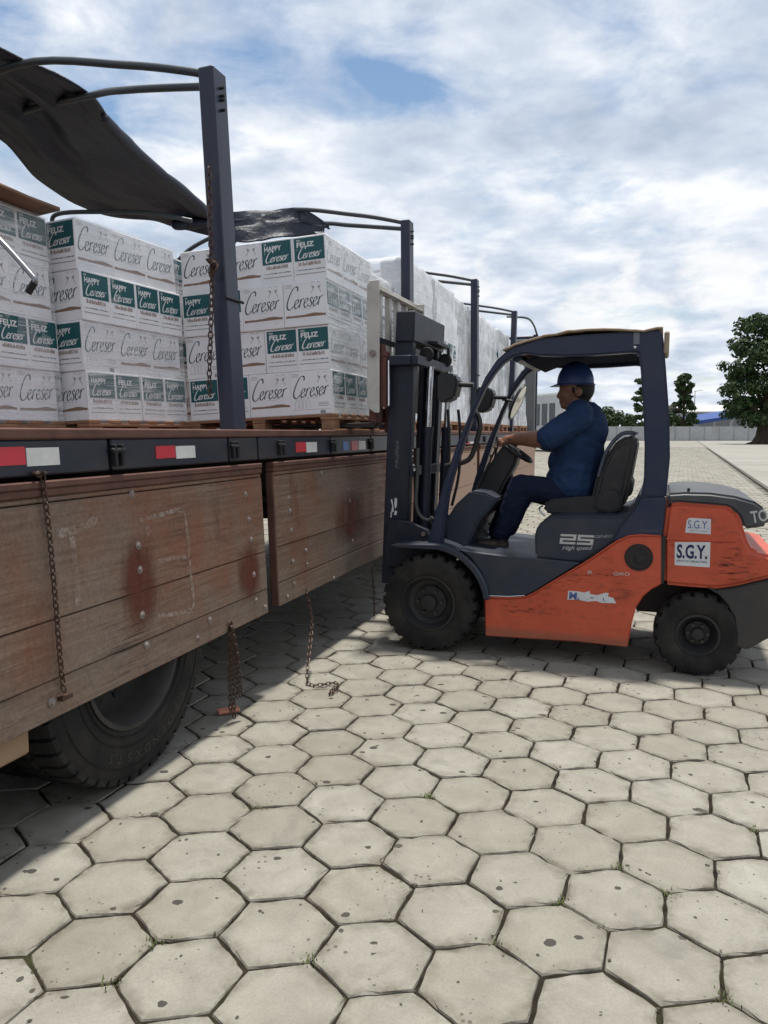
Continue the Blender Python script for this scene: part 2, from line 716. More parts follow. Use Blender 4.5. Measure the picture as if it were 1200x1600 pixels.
pavement = MB()
pavement.add([(-14, 0.3, -0.0075), (16, 0.3, -0.0075), (16, 30, -0.0075), (-14, 30, -0.0075)], [(0, 1, 2, 3)])
pave_o = tag(pavement.build('pavement', M_JOINT, smooth=0), kind='structure')
near, rest = [], []
for i in range(-40, 300):
    for j in range(-60, 300):
        p = LO + LV1 * i + LV2 * j
        if p.y < 0.9 or p.y > 78 or abs(p.x) > 48:
            continue
        if (p - KO).dot(KN) > -0.20:
            continue
        q = px_of(p.x, p.y)
        if q is None:
            continue
        m = 420 if p.y < 9 else 140
        if q[0] < -m or q[0] > 1200 + m or q[1] > 2100:
            continue
        if (p.y > 13 and q[0] < 560) or (p.y > 46 and (q[0] < 830 or q[0] > 1230)):
            continue
        inview = -60 < q[0] < 1260 and q[1] < 1680
        blocked = (tl(Vector((p.x, p.y, 0))).x < -2.3)
        (near if inview and not blocked else rest).append((p.length, p))
near.sort(key=lambda a: a[0])
rest += near[300:]
near = near[:300]
variants = [paver_mesh(100 + k) for k in range(14)]
rp = random.Random(3)
for d, p in near:
    o = link('paver', variants[rp.randrange(14)], pave_o)
    o.location = (p.x, p.y, rp.uniform(-0.003, 0.002))
    o.rotation_euler = (rp.gauss(0, 0.006), rp.gauss(0, 0.006), R(60) * rp.randrange(6) + rp.gauss(0, 0.008))
vs, fs = [], []
for d, p in rest:
    out, inn = hex_rings(int(d * 9999), sub=1)
    ca, sa = math.cos(rp.gauss(0, 0.008)), rp.gauss(0, 0.008)
    tx, ty, dz = rp.gauss(0, 0.006), rp.gauss(0, 0.006), rp.uniform(-0.003, 0.002)
    o = len(vs)
    for q in inn:
        vs.append((p.x + q.x, p.y + q.y, dz + q.x * tx + q.y * ty))
    for q in out:
        vs.append((p.x + q.x, p.y + q.y, dz - 0.02))
    fs.append([o + k for k in range(6)])
    for k in range(6):
        j = (k + 1) % 6
        fs.append((o + k, o + k + 6, o + j + 6, o + j))
me = bpy.data.meshes.new('pavers')
me.from_pydata(vs, [], fs)
me.materials.append(M_PAVER)
tag(link('pavers', me, pave_o), kind='stuff')

# plain slab paving and the drain line along its edge
M_SLAB = paint('far_paving', (0.285, 0.274, 0.246), 0.9, dirt=(0.215, 0.205, 0.18), dirt_amt=0.8, scale=0.35, bump=0.2, spec=0.2)
mb = MB()
L = 170
a, b = KO - KD * 22 + KN * 0.055, KO + KD * L + KN * 0.055
c, d = b + KN * 150, a + KN * 150
mb.add([(a.x, a.y, -0.003), (d.x, d.y, -0.003), (c.x, c.y, -0.003), (b.x, b.y, -0.003)], [(0, 1, 2, 3)])
tag(mb.build('yard_paving', M_SLAB, smooth=0), kind='structure')
mb = MB()
a, b = KO - KD * 22 - KN * 0.06, KO + KD * L - KN * 0.06
c, d = KO + KD * L + KN * 0.05, KO - KD * 22 + KN * 0.05
mb.prism([(a.x, a.y), (b.x, b.y), (c.x, c.y), (d.x, d.y)], -0.06, 0.003, M=Matrix(((1, 0, 0, 0), (0, 0, 1, 0), (0, 1, 0, 0), (0, 0, 0, 1))))
tag(mb.build('drain_edging', paint('edging', (0.09, 0.082, 0.07), 0.9, dirt_amt=0.7, scale=1.5)), kind='structure')

# weeds and litter in the joints
M_WEED = paint('weed', (0.085, 0.12, 0.03), 0.7, dirt=(0.16, 0.13, 0.05), dirt_amt=0.7, scale=30)
M_LEAF = paint('dead_leaf', (0.07, 0.055, 0.035), 0.8, dirt=(0.02, 0.018, 0.014), dirt_amt=0.8, scale=20)
rw = random.Random(11)
mb = MB()
corners = []
for d, p in near:
    for k in range(6):
        corners.append(p + Vector((math.cos(A1 + R(30 + 60 * k)), math.sin(A1 + R(30 + 60 * k)))) * HEXR)


def tuft(c, n, h):
    for _ in range(n):
        b = Vector((c.x + rw.gauss(0, 0.016), c.y + rw.gauss(0, 0.016), -0.008))
        a = rw.uniform(0, 6.28)
        ln = h * rw.uniform(0.5, 1.3)
        t = b + Vector((math.cos(a) * ln * 0.8, math.sin(a) * ln * 0.8, ln))
        s = Vector((-math.sin(a), math.cos(a), 0)) * 0.0016
        m_ = b.lerp(t, 0.55) + Vector((0, 0, ln * 0.18))
        mb.add([b - s, b + s, m_ + s, m_ - s, t], [(0, 1, 2, 3), (3, 2, 4)])


for px, py in [(385, 1262), (232, 1448), (135, 1530), (480, 1492), (760, 1467), (872, 1407), (1042, 1405), (985, 1345), (668, 1240), (1135, 1530), (1190, 1300)]:
    c = at_ground(px, py)
    cc = min(corners, key=lambda q: (q.x - c.x) ** 2 + (q.y - c.y) ** 2)
    tuft(cc, 26, 0.016)
for _ in range(90):
    tuft(rw.choice(corners), 8, 0.009)
tag(mb.build('joint_weeds', M_WEED, smooth=0), 'small green weed tufts growing in the paving joints', 'weeds', kind='stuff')
mb = MB()
for _ in range(330):
    d, p = rw.choice(near)
    if rw.random() < 0.55:
        c = rw.choice(corners) + Vector((rw.gauss(0, 0.02), rw.gauss(0, 0.02)))
    else:
        c = p + Vector((rw.gauss(0, 0.09), rw.gauss(0, 0.09)))
    a, ln = rw.uniform(0, 6.28), rw.uniform(0.003, 0.009)
    wd = ln * rw.uniform(0.35, 0.8)
    u, v = Vector((math.cos(a), math.sin(a))), Vector((-math.sin(a), math.cos(a)))
    z = 0.0035
    mb.add([(c.x - u.x * ln, c.y - u.y * ln, z), (c.x - v.x * wd, c.y - v.y * wd, z + .001), (c.x + u.x * ln, c.y + u.y * ln, z + .003), (c.x + v.x * wd, c.y + v.y * wd, z + .001)], [(0, 1, 2, 3)])
tag(mb.build('leaf_litter', M_LEAF, smooth=0), 'dark crumbs of dead leaf scattered over the paving', 'litter', kind='stuff')
# ------------------------------------------------------------------ the truck
def mat_board(name='weathered_board', gain=1.0, pale=0.0):
    g = G(name)
    v = g.coords('World')
    # truck-aligned coordinates so the grain runs along the boards
    mp = g.n.new('ShaderNodeMapping')
    mp.inputs['Rotation'].default_value = (0, 0, TH)
    g.l.new(v, mp.inputs[0])
    t = mp.outputs[0]
    st = g.n.new('ShaderNodeMapping')
    st.inputs['Scale'].default_value = (1, 0.35, 9)
    g.l.new(t, st.inputs[0])
    up = g.n.new('ShaderNodeMapping')
    up.inputs['Scale'].default_value = (1, 2.2, 0.55)
    g.l.new(t, up.inputs[0])
    saw = g.n.new('ShaderNodeMapping')
    saw.inputs['Scale'].default_value = (1, 1.1, 26)
    saw.inputs['Rotation'].default_value = (0.10, 0, 0)
    g.l.new(t, saw.inputs[0])
    grain = g.noise(st.outputs[0], 7, 7, 0.65, 0.5)
    patch = g.noise(t, 2.3, 7, 0.62, 0.4)
    run = g.noise(up.outputs[0], 2.0, 6, 0.6, 0.3)
    fine = g.noise(t, 60, 4, 0.65)
    sawn = g.noise(saw.outputs[0], 2.2, 4, 0.6, 0.2)
    c = g.ramp(grain, [(0.28, (0.125, 0.08, 0.055)), (0.5, (0.205, 0.137, 0.098)), (0.72, (0.275, 0.195, 0.143))])
    c = g.mix(g.ramp(patch, [(0.42, 0.0), (0.62, 0.72)]), c, (0.225, 0.086, 0.048))
    c = g.mix(g.ramp(run, [(0.60, 0.0), (0.72, 0.55)]), c, (0.075, 0.024, 0.016))
    sp = g.n.new('ShaderNodeSeparateXYZ')
    g.l.new(v, sp.inputs[0])
    bare = g.math('MULTIPLY', g.ramp(g.math('ADD', sp.outputs['Z'], g.math('MULTIPLY', patch, 0.5)), [(0.80, 0.75), (1.25, 0.0)]), 0.85)
    c = g.mix(bare, c, g.ramp(grain, [(0.3, (0.15, 0.115, 0.088)), (0.7, (0.26, 0.205, 0.16))]))
    # grey bare timber low down on patches and dark saw marks rubbed by the chains
    c = g.mix(g.ramp(g.noise(t, 1.1, 5, 0.55, 0.3), [(0.46, 0.0), (0.64, 0.7)]), c, (0.215, 0.172, 0.135))
    marks = g.math('MULTIPLY', g.ramp(sawn, [(0.52, 0.0), (0.62, 1.0)]), g.ramp(g.noise(up.outputs[0], 1.1, 3, 0.5), [(0.50, 0.0), (0.66, 1.0)]))
    c = g.mix(g.math('MULTIPLY', marks, 0.75), c, (0.045, 0.035, 0.028))
    c = g.mix(g.ramp(fine, [(0.3, 0.35), (0.6, 0.0)]), c, (0.05, 0.025, 0.018))
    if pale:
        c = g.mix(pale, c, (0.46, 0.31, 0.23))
    g.bsdf(c, 0.82, 0, g.bump(g.math('ADD', grain, g.math('MULTIPLY', fine, 0.5)), 0.35, 0.006), spec=0.25)
    return g.mat


M_BOARD = mat_board()
M_BOARD_PALE = mat_board('pale_board', pale=0.8)  # same board material mixed towards an even pale tan
M_RUST = paint('rusty_steel', (0.125, 0.056, 0.04), 0.75, dirt=(0.055, 0.026, 0.019), dirt_amt=0.8, chip=(0.19, 0.115, 0.088), chip_amt=0.03, scale=6, bump=0.4)
M_RAIL = paint('black_rail', (0.014, 0.018, 0.030), 0.42, dirt=(0.075, 0.06, 0.05), dirt_amt=0.45, chip=(0.14, 0.075, 0.05), chip_amt=-0.04, scale=3.5, streak=(1, .4, 1.5))
M_POST = paint('post_paint', (0.014, 0.020, 0.046), 0.4, dirt=(0.06, 0.05, 0.045), dirt_amt=0.4, chip=(0.16, 0.06, 0.035), chip_amt=-0.035, scale=5, streak=(1.5, 1.5, .4))
M_PIPE = paint('pipe_paint', (0.04, 0.052, 0.062), 0.4, dirt=(0.09, 0.07, 0.05), dirt_amt=0.4, chip=(0.15, 0.07, 0.04), chip_amt=-0.03, scale=7)
M_CHASSIS = paint('chassis_black', (0.012, 0.012, 0.014), 0.7, dirt=(0.04, 0.032, 0.025), dirt_amt=0.7, scale=4)
M_RUBBER = paint('tyre_rubber', (0.014, 0.0136, 0.0135), 0.85, dirt=(0.066, 0.060, 0.052), dirt_amt=0.6, scale=5, bump=0.3, spec=0.25)
M_RUBBER_MARK = paint('tyre_lettering', (0.04, 0.037, 0.034), 0.8, dirt_amt=0.5, scale=8)
M_RIM = paint('wheel_steel', (0.05, 0.047, 0.044), 0.7, dirt=(0.03, 0.026, 0.021), dirt_amt=0.85, scale=7, metal=0.2)
M_CHAIN = paint('chain_steel', (0.085, 0.06, 0.048), 0.5, dirt=(0.10, 0.042, 0.024), dirt_amt=0.9, scale=40, metal=0.6)
M_RED = paint('reflector_red', (0.55, 0.03, 0.045), 0.35, dirt_amt=0.3, scale=12)
M_WHITE = paint('reflector_white', (0.68, 0.67, 0.64), 0.35, dirt=(0.3, 0.28, 0.24), dirt_amt=0.4, scale=12)
M_BLUE = paint('sticker_blue', (0.06, 0.16, 0.42), 0.4, scale=12)
M_ZINC = paint('zinc', (0.27, 0.24, 0.22), 0.7, dirt=(0.13, 0.055, 0.04), dirt_amt=0.8, scale=40, metal=0.1, spec=0.2)
M_TIMBER = paint('raw_timber', (0.34, 0.23, 0.145), 0.8, dirt=(0.19, 0.12, 0.075), dirt_amt=0.7, scale=3, streak=(3, .4, 3), bump=0.35, spec=0.2)
M_PALLET = paint('pallet_timber', (0.31, 0.165, 0.10), 0.85, dirt=(0.13, 0.07, 0.045), dirt_amt=0.7, scale=5, streak=(2, 2, 6), bump=0.35, spec=0.2)
M_TARP = None


def mat_tarp():
    g = G('tarpaulin')
    v = g.coords('Object')
    s = g.coords('Object', scale=(3.0, 0.55, 2.0))
    a = g.noise(s, 3.0, 6, 0.6, 0.6)
    b = g.noise(v, 130, 2, 0.5)
    c = g.ramp(a, [(0.3, (0.007, 0.011, 0.023)), (0.7, (0.014, 0.020, 0.038))])
    c = g.mix(g.ramp(g.noise(v, 9, 5, 0.7), [(0.64, 0), (0.78, 0.25)]), c, (0.06, 0.06, 0.06))
    n = g.bump(g.math('ADD', a, g.math('MULTIPLY', b, 0.05)), 0.7, 0.04)
    g.bsdf(c, 0.5, 0, n, spec=0.45)
    return g.mat


M_TARP = mat_tarp()


def mat_faded(name, col):
    g = G(name)
    v = g.coords('Object')
    a = g.noise(v, 38, 6, 0.75, 0.6)
    b = g.noise(v, 5, 4, 0.6)
    f = g.math('MULTIPLY', g.ramp(a, [(0.40, 0.0), (0.62, 1.0)]), g.ramp(b, [(0.30, 0.1), (0.62, 0.75)]))
    p = g.bsdf(col, 0.8, surface=False)
    tr = g.n.new('ShaderNodeBsdfTransparent')
    mx = g.n.new('ShaderNodeMixShader')
    g.l.new(f, mx.inputs[0])
    g.l.new(tr.outputs[0], mx.inputs[1])
    g.l.new(p, mx.inputs[2])
    g.l.new(mx.outputs[0], g.out.inputs[0])
    return g.mat


M_CHALK = mat_faded('faded_white_paint', (0.42, 0.36, 0.31))


def mat_stain(name='rust_stain', col=(0.12, 0.030, 0.016), axis='Y', lo=0.28, hi=0.62, sc=(1, 3.0, 0.8), ns=4.0):
    g = G(name)
    v = g.coords('Generated')
    sep = g.n.new('ShaderNodeSeparateXYZ')
    g.l.new(v, sep.inputs[0])
    ey = g.math('ABSOLUTE', g.math('SUBTRACT', sep.outputs[axis], 0.5))
    ez = g.math('ABSOLUTE', g.math('SUBTRACT', sep.outputs['Z'], 0.5))
    fall = g.math('MULTIPLY', g.math('SUBTRACT', 0.5, ey), g.math('SUBTRACT', 0.5, ez))
    o = g.coords('Object', scale=sc)
    n = g.noise(o, ns, 7, 0.65, 0.3)
    f = g.math('MULTIPLY', g.ramp(g.math('MULTIPLY', fall, 7.0), [(0.0, 0.0), (0.75, 1.0)]), g.ramp(n, [(lo, 0.0 if lo > .4 else 0.25), (hi, 0.85 if lo < .4 else 0.7)]))
    p = g.bsdf(col, 0.8, surface=False)
    tr = g.n.new('ShaderNodeBsdfTransparent')
    mx = g.n.new('ShaderNodeMixShader')
    g.l.new(f, mx.inputs[0])
    g.l.new(tr.outputs[0], mx.inputs[1])
    g.l.new(p, mx.inputs[2])
    g.l.new(mx.outputs[0], g.out.inputs[0])
    return g.mat


M_STAIN = mat_stain()

truck = empty('flatbed_truck', TRUCK_M)
tag(truck, 'long flatbed truck with dropped rusty wooden sideboards and dark steel posts', 'truck')
B = BODY_M
T0, T1 = -0.9, 17.05                              # rear and front end of the bed
WID = 2.55

# bed and its edge rail
mb = MB()
mb.box((-WID, T0, -0.05), (-0.03, T1, 0.0))
mb.build('deck', M_RUST, truck, B, bevel=0.004)
mb = MB()
mb.box((-0.05, T0, -0.028), (0.0, T1, 0.012))
mb.box((-WID - .05, T0, -0.028), (-WID, T1, 0.012))
mb.build('deck_edge', M_RUST, truck, B, bevel=0.006)
for s in (0, 1):
    mb = MB()
    x0 = -0.045 if s == 0 else -WID
    t = T0
    cuts = [0.45, 1.55, 2.53, 3.46, 3.78, 4.84, 5.68, 6.72, 7.02, 9.95, 10.2, 13.1, 13.4, 17.05]
    for c in cuts:
        mb.box((x0, t + 0.011, -0.152), (x0 + 0.04, c - 0.011, -0.0285))
        t = c
    mb.build('side_rail', M_RAIL, truck, B, bevel=0.006)
# hinge brackets on the rail
for t in (0.9, 1.7, 2.56, 3.50, 4.05, 4.86, 5.66, 6.5, 7.3, 8.3, 9.3, 10.5, 11.5, 12.6):
    mb = MB()
    mb.box((-0.004, t - 0.03, -0.135), (0.018, t - 0.012, -0.05))
    mb.box((-0.004, t + 0.012, -0.135), (0.018, t + 0.03, -0.05))
    mb.tube([(0.010, t - 0.04, -0.075), (0.010, t + 0.04, -0.075)], 0.011, 8)
    mb.build('hinge', M_CHASSIS, truck, B, bevel=0.003)


def rail_patch(name, a, b, m):                   # tape on the rail between two pixels
    p, q = at_lat(*a, EDGE), at_lat(*b, EDGE)
    BI = B.inverted()
    p, q = BI @ p, BI @ q
    mb = MB()
    z0, z1 = sorted((p.z, q.z))
    z0, z1 = max(z0, -0.145), min(z1, -0.04)
    mb.box((-0.006, p.y, z0), (-0.0025, q.y, z1))
    return mb.build(name, m, truck, B, smooth=0)


for a, b, m in [((-60, 700), (40, 726), M_RED), ((40.5, 700), (93, 726), M_WHITE), ((243, 697), (274, 715), M_RED), ((274.5, 697), (305, 715), M_WHITE),
                ((462, 691), (478, 706), M_RED), ((478.5, 691), (495, 706), M_WHITE), ((536, 690), (545, 703), M_BLUE), ((549, 689), (559, 703), M_RED), ((560, 689), (571, 702), M_WHITE),
                ((727, 690), (734, 697), M_RED), ((734.3, 690), (741, 697), M_WHITE), ((791, 687), (797, 692), M_RED)]:
    rail_patch('reflective_tape', a, b, m)

# chassis, cross members, axles
mb = MB()
for x in (-0.85, -1.7):
    mb.box((x - 0.06, T0 + .1, -0.50), (x + 0.06, T1 - .3, -0.46))
    mb.box((x - 0.06, T0 + .1, -0.19), (x + 0.06, T1 - .3, -0.155))
    mb.box((x - 0.01, T0 + .1, -0.46), (x + 0.01, T1 - .3, -0.19))
mb.build('chassis_beam', M_CHASSIS, truck, B)
mb = MB()
for k in range(24):
    t = T0 + 0.3 + k * 0.74
    mb.box((-WID + .05, t - 0.03, -0.155), (-0.06, t + 0.03, -0.052))
mb.build('cross_member', M_CHASSIS, truck, B)
# low box added to shade the middle of the chassis
mb = MB()
mb.box((-1.75, 6.5, -0.75), (-0.8, 7.9, -0.5))
mb.build('chassis_shade_box', M_CHASSIS, truck, B, bevel=0.02)
mb = MB()
mb.box((-1.62, 0.2, -0.8), (-0.92, 3.3, -0.52))
mb.build('suspension_frame', M_CHASSIS, truck, B, bevel=0.02)
mb = MB()
for t in (2.65, 1.38):
    mb.tube([(EDGE - 2.35, t, 0.5), (EDGE - 0.12, t, 0.5)], 0.075, 10)
mb.build('axle', M_CHASSIS, truck)


def tyre_mesh(name, Rr, W, rim_r, lugs, lug_depth, mat, lug_w=0.62, shoulder=0.0):
    """tyre turned round y; outer face at y = 0, going to y = W"""
    mb = MB()
    h = Rr - rim_r
    prof = [(rim_r, 0.018), (rim_r + h * 0.10, 0.004), (rim_r + h * 0.35, -0.004), (rim_r + h * 0.6, -0.006), (rim_r + h * 0.78, 0.0), (rim_r + h * 0.83, 0.003),
            (Rr - lug_depth * 1.1, 0.018), (Rr - lug_depth, 0.04), (Rr - lug_depth, W - 0.04), (Rr - lug_depth * 1.1, W - 0.018), (rim_r + h * 0.8, W), (rim_r + h * 0.4, W + 0.003), (rim_r, W - 0.018)]
    mb.lathe(prof, 56)
    for k in range(lugs):
        for side in (0, 1):
            a0 = 2 * math.pi * (k + 0.5 * side) / lugs
            da = 2 * math.pi / lugs * lug_w * 0.5
            y0, y1 = (0.006, W * 0.44) if side == 0 else (W * 0.56, W - 0.006)
            vs = []
            for (r, y, sk) in ((Rr - lug_depth * 2.3, y0 - .002, 0), (Rr - 0.012, y0, 0), (Rr, y0 + 0.022, 0), (Rr, y1, 0.28), (Rr - lug_depth * 1.2, y1, 0.28)):
                if side == 1:
                    pass
                for sg in (-1, 1):
                    a = a0 + sg * da + sk * da * 2
                    vs.append((r * math.cos(a), y, r * math.sin(a)))
            if side == 1:
                vs = []
                for (r, y, sk) in ((Rr - lug_depth * 2.3, y1 + .002, 0), (Rr - 0.012, y1, 0), (Rr, y1 - 0.022, 0), (Rr, y0, 0.28), (Rr - lug_depth * 1.2, y0, 0.28)):
                    for sg in (-1, 1):
                        a = a0 + sg * da + sk * da * 2
                        vs.append((r * math.cos(a), y, r * math.sin(a)))
            fs = [(0, 1, 3, 2), (2, 3, 5, 4), (4, 5, 7, 6), (6, 7, 9, 8), (0, 2, 4, 6, 8), (1, 9, 7, 5, 3)]
            mb.add(vs, fs)
    return mb.mesh(name, mat, smooth=40)


def arc_text(s, r, h, a_start, step, outward=True):
    """letters round the y axis on the face y = 0, seen from -y; a in degrees, 270 = bottom"""
    mb = MB()
    for i, ch in enumerate(s):
        if ch == ' ':
            continue
        vs, fs = text_geo(ch)
        a = R(a_start + step * i)
        rad = Vector((math.cos(a), 0, math.sin(a)))
        u = Vector((math.sin(a), 0, -math.cos(a)))           # reading direction with tops outward
        w = max(v.x for v in vs)
        mb.add([rad * (r + v.y / 0.7 * h) + u * ((v.x - w / 2) / 0.7 * h * 1.15) + Vector((0, -0.0005, 0)) for v in vs], fs)
    return mb


# wheel frame: its y axis points into the truck, x along it, so the outer face shows
def wheel_matrix(x, t, z):
    return Matrix.Translation((x, t, z)) @ Matrix(((0, -1, 0, 0), (1, 0, 0, 0), (0, 0, 1, 0), (0, 0, 0, 1)))


TR, TW, RIMR = 0.54, 0.265, 0.298
tyre_me = tyre_mesh('tyre', TR, TW, RIMR, 46, 0.016, M_RUBBER, 0.74)
rimmb = MB()
rimmb.lathe([(RIMR + 0.012, 0.012), (RIMR + 0.014, 0.0), (RIMR - 0.004, -0.002), (RIMR - 0.012, 0.012), (RIMR - 0.024, 0.05), (RIMR - 0.04, 0.11), (RIMR - 0.075, 0.155), (0.2, 0.165), (0.165, 0.15), (0.14, 0.15), (0.135, 0.12), (0.0, 0.115)], 48)
rim_me = rimmb.mesh('rim', M_RIM, smooth=40)
hole = MB()
for k in range(10):
    a = 2 * math.pi * k / 10
    hole.tube([(0.215 * math.cos(a), 0.150, 0.215 * math.sin(a)), (0.215 * math.cos(a), 0.17, 0.215 * math.sin(a))], 0.027, 12)
    b = a + math.pi / 10
hole_me = hole.mesh('hand_hole', M_CHASSIS, smooth=40)
nutm = MB()
for k in range(10):
    b = 2 * math.pi * (k + .5) / 10
    nutm.tube([(0.165 * math.cos(b), 0.15, 0.165 * math.sin(b)), (0.165 * math.cos(b), 0.125, 0.165 * math.sin(b))], 0.015, 6)
nut_me = nutm.mesh('wheel_nut', M_RIM, smooth=30)
letter_me = arc_text('LEOENDXSTS', 0.405, 0.036, 318, -8.4).mesh('tyre_lettering', M_RUBBER_MARK, smooth=0)
ridge = MB()
for rr_ in (0.335, 0.375, 0.462):
    ridge.lathe([(rr_ - .003, -0.002), (rr_ - .001, -0.0085), (rr_ + .001, -0.0085), (rr_ + .003, -0.002)], 56)
ridge_me = ridge.mesh('tyre_ridge', M_RUBBER, smooth=50)
for t in (2.645, 1.34, 0.04):  # rearmost wheels, out of view, are added to block light under the bed
    for x, M_ in ((EDGE + 0.004, None), (EDGE + 0.004 - 0.33, 'in'), (EDGE - 2.15, 'in')):
        w = link('wheel', tyre_me, truck, wheel_matrix(x, t, TR))
        if M_ is None:
            r = link('rim', rim_me, w)
            tag(link('hand_hole', hole_me, w), kind='stuff')
            tag(link('wheel_nut', nut_me, w), kind='stuff')
            l_ = link('tyre_lettering', letter_me, w, Matrix.Translation((0, -0.0065, 0)))
            link('tyre_ridge', ridge_me, w)
        else:
            link('rim', rim_me, w, Matrix.Translation((0, 0.02, 0)))

# ------------------------------------------------------------------ dropped sideboards
BZ1, BZ0 = 1.285, 0.455
PLANKS = [(BZ1 - 0.075, BZ1 - 0.028), (0.80, BZ1 - 0.079), (0.592, 0.796), (BZ0, 0.588)]
bolt_me = None
bm_ = MB()
bm_.tube([(0, 0, 0), (0.003, 0, 0)], 0.017, 14)
bm_.tube([(0.003, 0, 0), (0.009, 0, 0)], [0.011, 0.009], 6)
bolt_me = bm_.mesh('bolt', M_ZINC, smooth=30)


def sideboard(t0, t1, tilt, bolts, rnd, wood=None):
    rb = random.Random(rnd)
    M = Matrix.Translation((EDGE + 0.002, 0, BZ1)) @ Matrix.Rotation(tilt, 4, 'Y') @ Matrix.Translation((0, 0, -BZ1))
    mb = MB()                                    # steel lip and end channels
    mb.box((-0.05, t0, BZ1 - 0.027), (0.012, t1, BZ1))
    mb.box((-0.05, t0, BZ1 - 0.055), (0.008, t1, BZ1 - 0.0275))
    mb.box((-0.052, t0, BZ0 + .002), (-0.004, t0 + 0.02, BZ1 - .056))
    mb.box((-0.052, t1 - 0.02, BZ0 + .002), (-0.004, t1, BZ1 - .056))
    sb = mb.build('sideboard', M_RUST, truck, M, bevel=0.005)
    for z0, z1 in PLANKS:
        mb = MB()
        d = rb.uniform(-0.002, 0.0025)
        mb.box((-0.028 + d, t0 + 0.004, z0), (d, t1 - 0.004, min(z1, BZ1 - .0565)))
        mb.build('plank', wood or M_BOARD, sb, bevel=0.004)
    for t, z in bolts:
        b = link('bolt', bolt_me, sb, Matrix.Translation((0.0015, t, z)) @ Matrix.Rotation(rb.uniform(0, 6), 4, 'X'))
    for tt in (t0 + 0.2, (t0 + t1) / 2, t1 - 0.2):         # back straps
        mb = MB()
        mb.box((-0.04, tt - 0.04, 1.02), (-0.0305, tt + 0.04, BZ1 - .06))
        mb.build('strap', M_RUST, sb)
    return sb


def pix_lat(l):
    return [(q.y, q.z) for q in (at_lat(a, b, EDGE) for a, b in l)]


b1 = pix_lat([(210, 852), (211, 890), (212, 960), (217, 1007), (384, 812), (386, 843), (388, 897), (390, 937), (404, 948), (203, 772), (297, 996), (66, 1096), (317, 968), (380, 772)])
b2 = pix_lat([(448, 778), (449, 798), (450, 828), (451, 877), (452, 912), (472, 860), (473, 882), (541, 765), (543, 782), (545, 845), (514, 903), (441, 932), (500, 739)])
board1 = sideboard(0.62, 3.795, R(-2.7), b1, 1)
board2 = sideboard(3.945, 6.86, R(-2.2), b2, 2)
far_b = []
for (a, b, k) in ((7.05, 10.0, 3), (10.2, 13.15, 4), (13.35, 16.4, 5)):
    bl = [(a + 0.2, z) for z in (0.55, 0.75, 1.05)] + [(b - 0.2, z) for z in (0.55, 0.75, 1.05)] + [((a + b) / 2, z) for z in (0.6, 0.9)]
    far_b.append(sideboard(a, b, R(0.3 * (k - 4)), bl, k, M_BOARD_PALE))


for (a, b) in ((-0.8, 3.8), (3.95, 6.86), (7.05, 10.0), (10.2, 13.15), (13.35, 16.4)):  # left-hand boards added to block light and darken the truck's underside
    mb = MB()
    mb.box((EDGE - WID - 0.12, a, 0.36), (EDGE - WID - 0.085, b, 1.17))
    mb.build('sideboard', M_BOARD, truck, bevel=0.004)


def ribbon(name, pts, w, mat, parent, x=0.0052):
    pts = [Vector((0, q.y, q.z)) for q in (at_lat(a, b, EDGE) for a, b in pts)]
    pts = smooth_path(pts, 5)
    mb = MB()
    vs, fs = [], []
    rr = random.Random(len(pts))
    for i, p in enumerate(pts):
        d = (pts[min(i + 1, len(pts) - 1)] - pts[max(i - 1, 0)]).normalized()
        s = Vector((0, -d.z, d.y)) * (w * rr.uniform(0.7, 1.2))
        vs += [(x, p.y + s.y, p.z + s.z), (x, p.y - s.y, p.z - s.z)]
    for i in range(len(pts) - 1):
        fs.append((2 * i, 2 * i + 1, 2 * i + 3, 2 * i + 2))
    mb.add(vs, fs)
    o = mb.build(name, mat, parent, smooth=0)
    return o


def face_patch(name, quad, mat, parent, x=0.0038):
    mb = MB()
    pts = [at_lat(a, b, EDGE) for a, b in quad]
    mb.add([(x, p.y, p.z) for p in pts], [list(range(len(pts)))])
    o = mb.build(name, mat, parent, smooth=0)
    return o


# old painted outlines and the rust run below the bolts
ribbon('paint_mark', [(82, 834), (110, 828), (147, 812)], 0.016, M_CHALK, board1)
ribbon('paint_mark', [(106, 838), (110, 890), (112, 945)], 0.014, M_CHALK, board1)
ribbon('paint_mark', [(213, 813), (250, 803), (275, 797), (284, 806), (287, 850), (290, 910), (291, 948), (275, 956), (235, 962)], 0.010, M_CHALK, board1)
ribbon('paint_mark', [(240, 877), (262, 872), (286, 870)], 0.009, M_CHALK, board1)
ribbon('paint_mark', [(222, 832), (230, 822)], 0.02, M_CHALK, board1)
for k in range(1):
    face_patch('rust_stain', [(184, 838 - k * 8), (232, 826), (238, 870), (236, 930), (226, 985), (182, 1004), (178, 940)], M_STAIN, board1, 0.0036 + k * 0.0007)
face_patch('rust_stain', [(360, 850), (398, 840), (400, 930), (362, 950)], M_STAIN, board1)
face_patch('rust_stain', [(515, 770), (565, 760), (568, 840), (520, 855)], M_STAIN, board2)

# light timber bearers poking out under the board
mb = MB()
q = at_lat(42, 1150, EDGE - 0.06)
mb.box((EDGE - 0.35, q.y - 1.4, BZ0 - 0.125), (EDGE - 0.045, q.y, BZ0 - 0.012))
mb.build('timber_bearer', M_TIMBER, truck, bevel=0.01)
mb = MB()
mb.box((EDGE - 0.5, q.y + .005, BZ0 - 0.05), (EDGE - 0.10, q.y + 0.12, BZ0 + 0.03))
mb.build('timber_bearer', M_TIMBER, truck, bevel=0.01)

# ------------------------------------------------------------------ posts and roof bows
HOOK = (0, 0, 0)


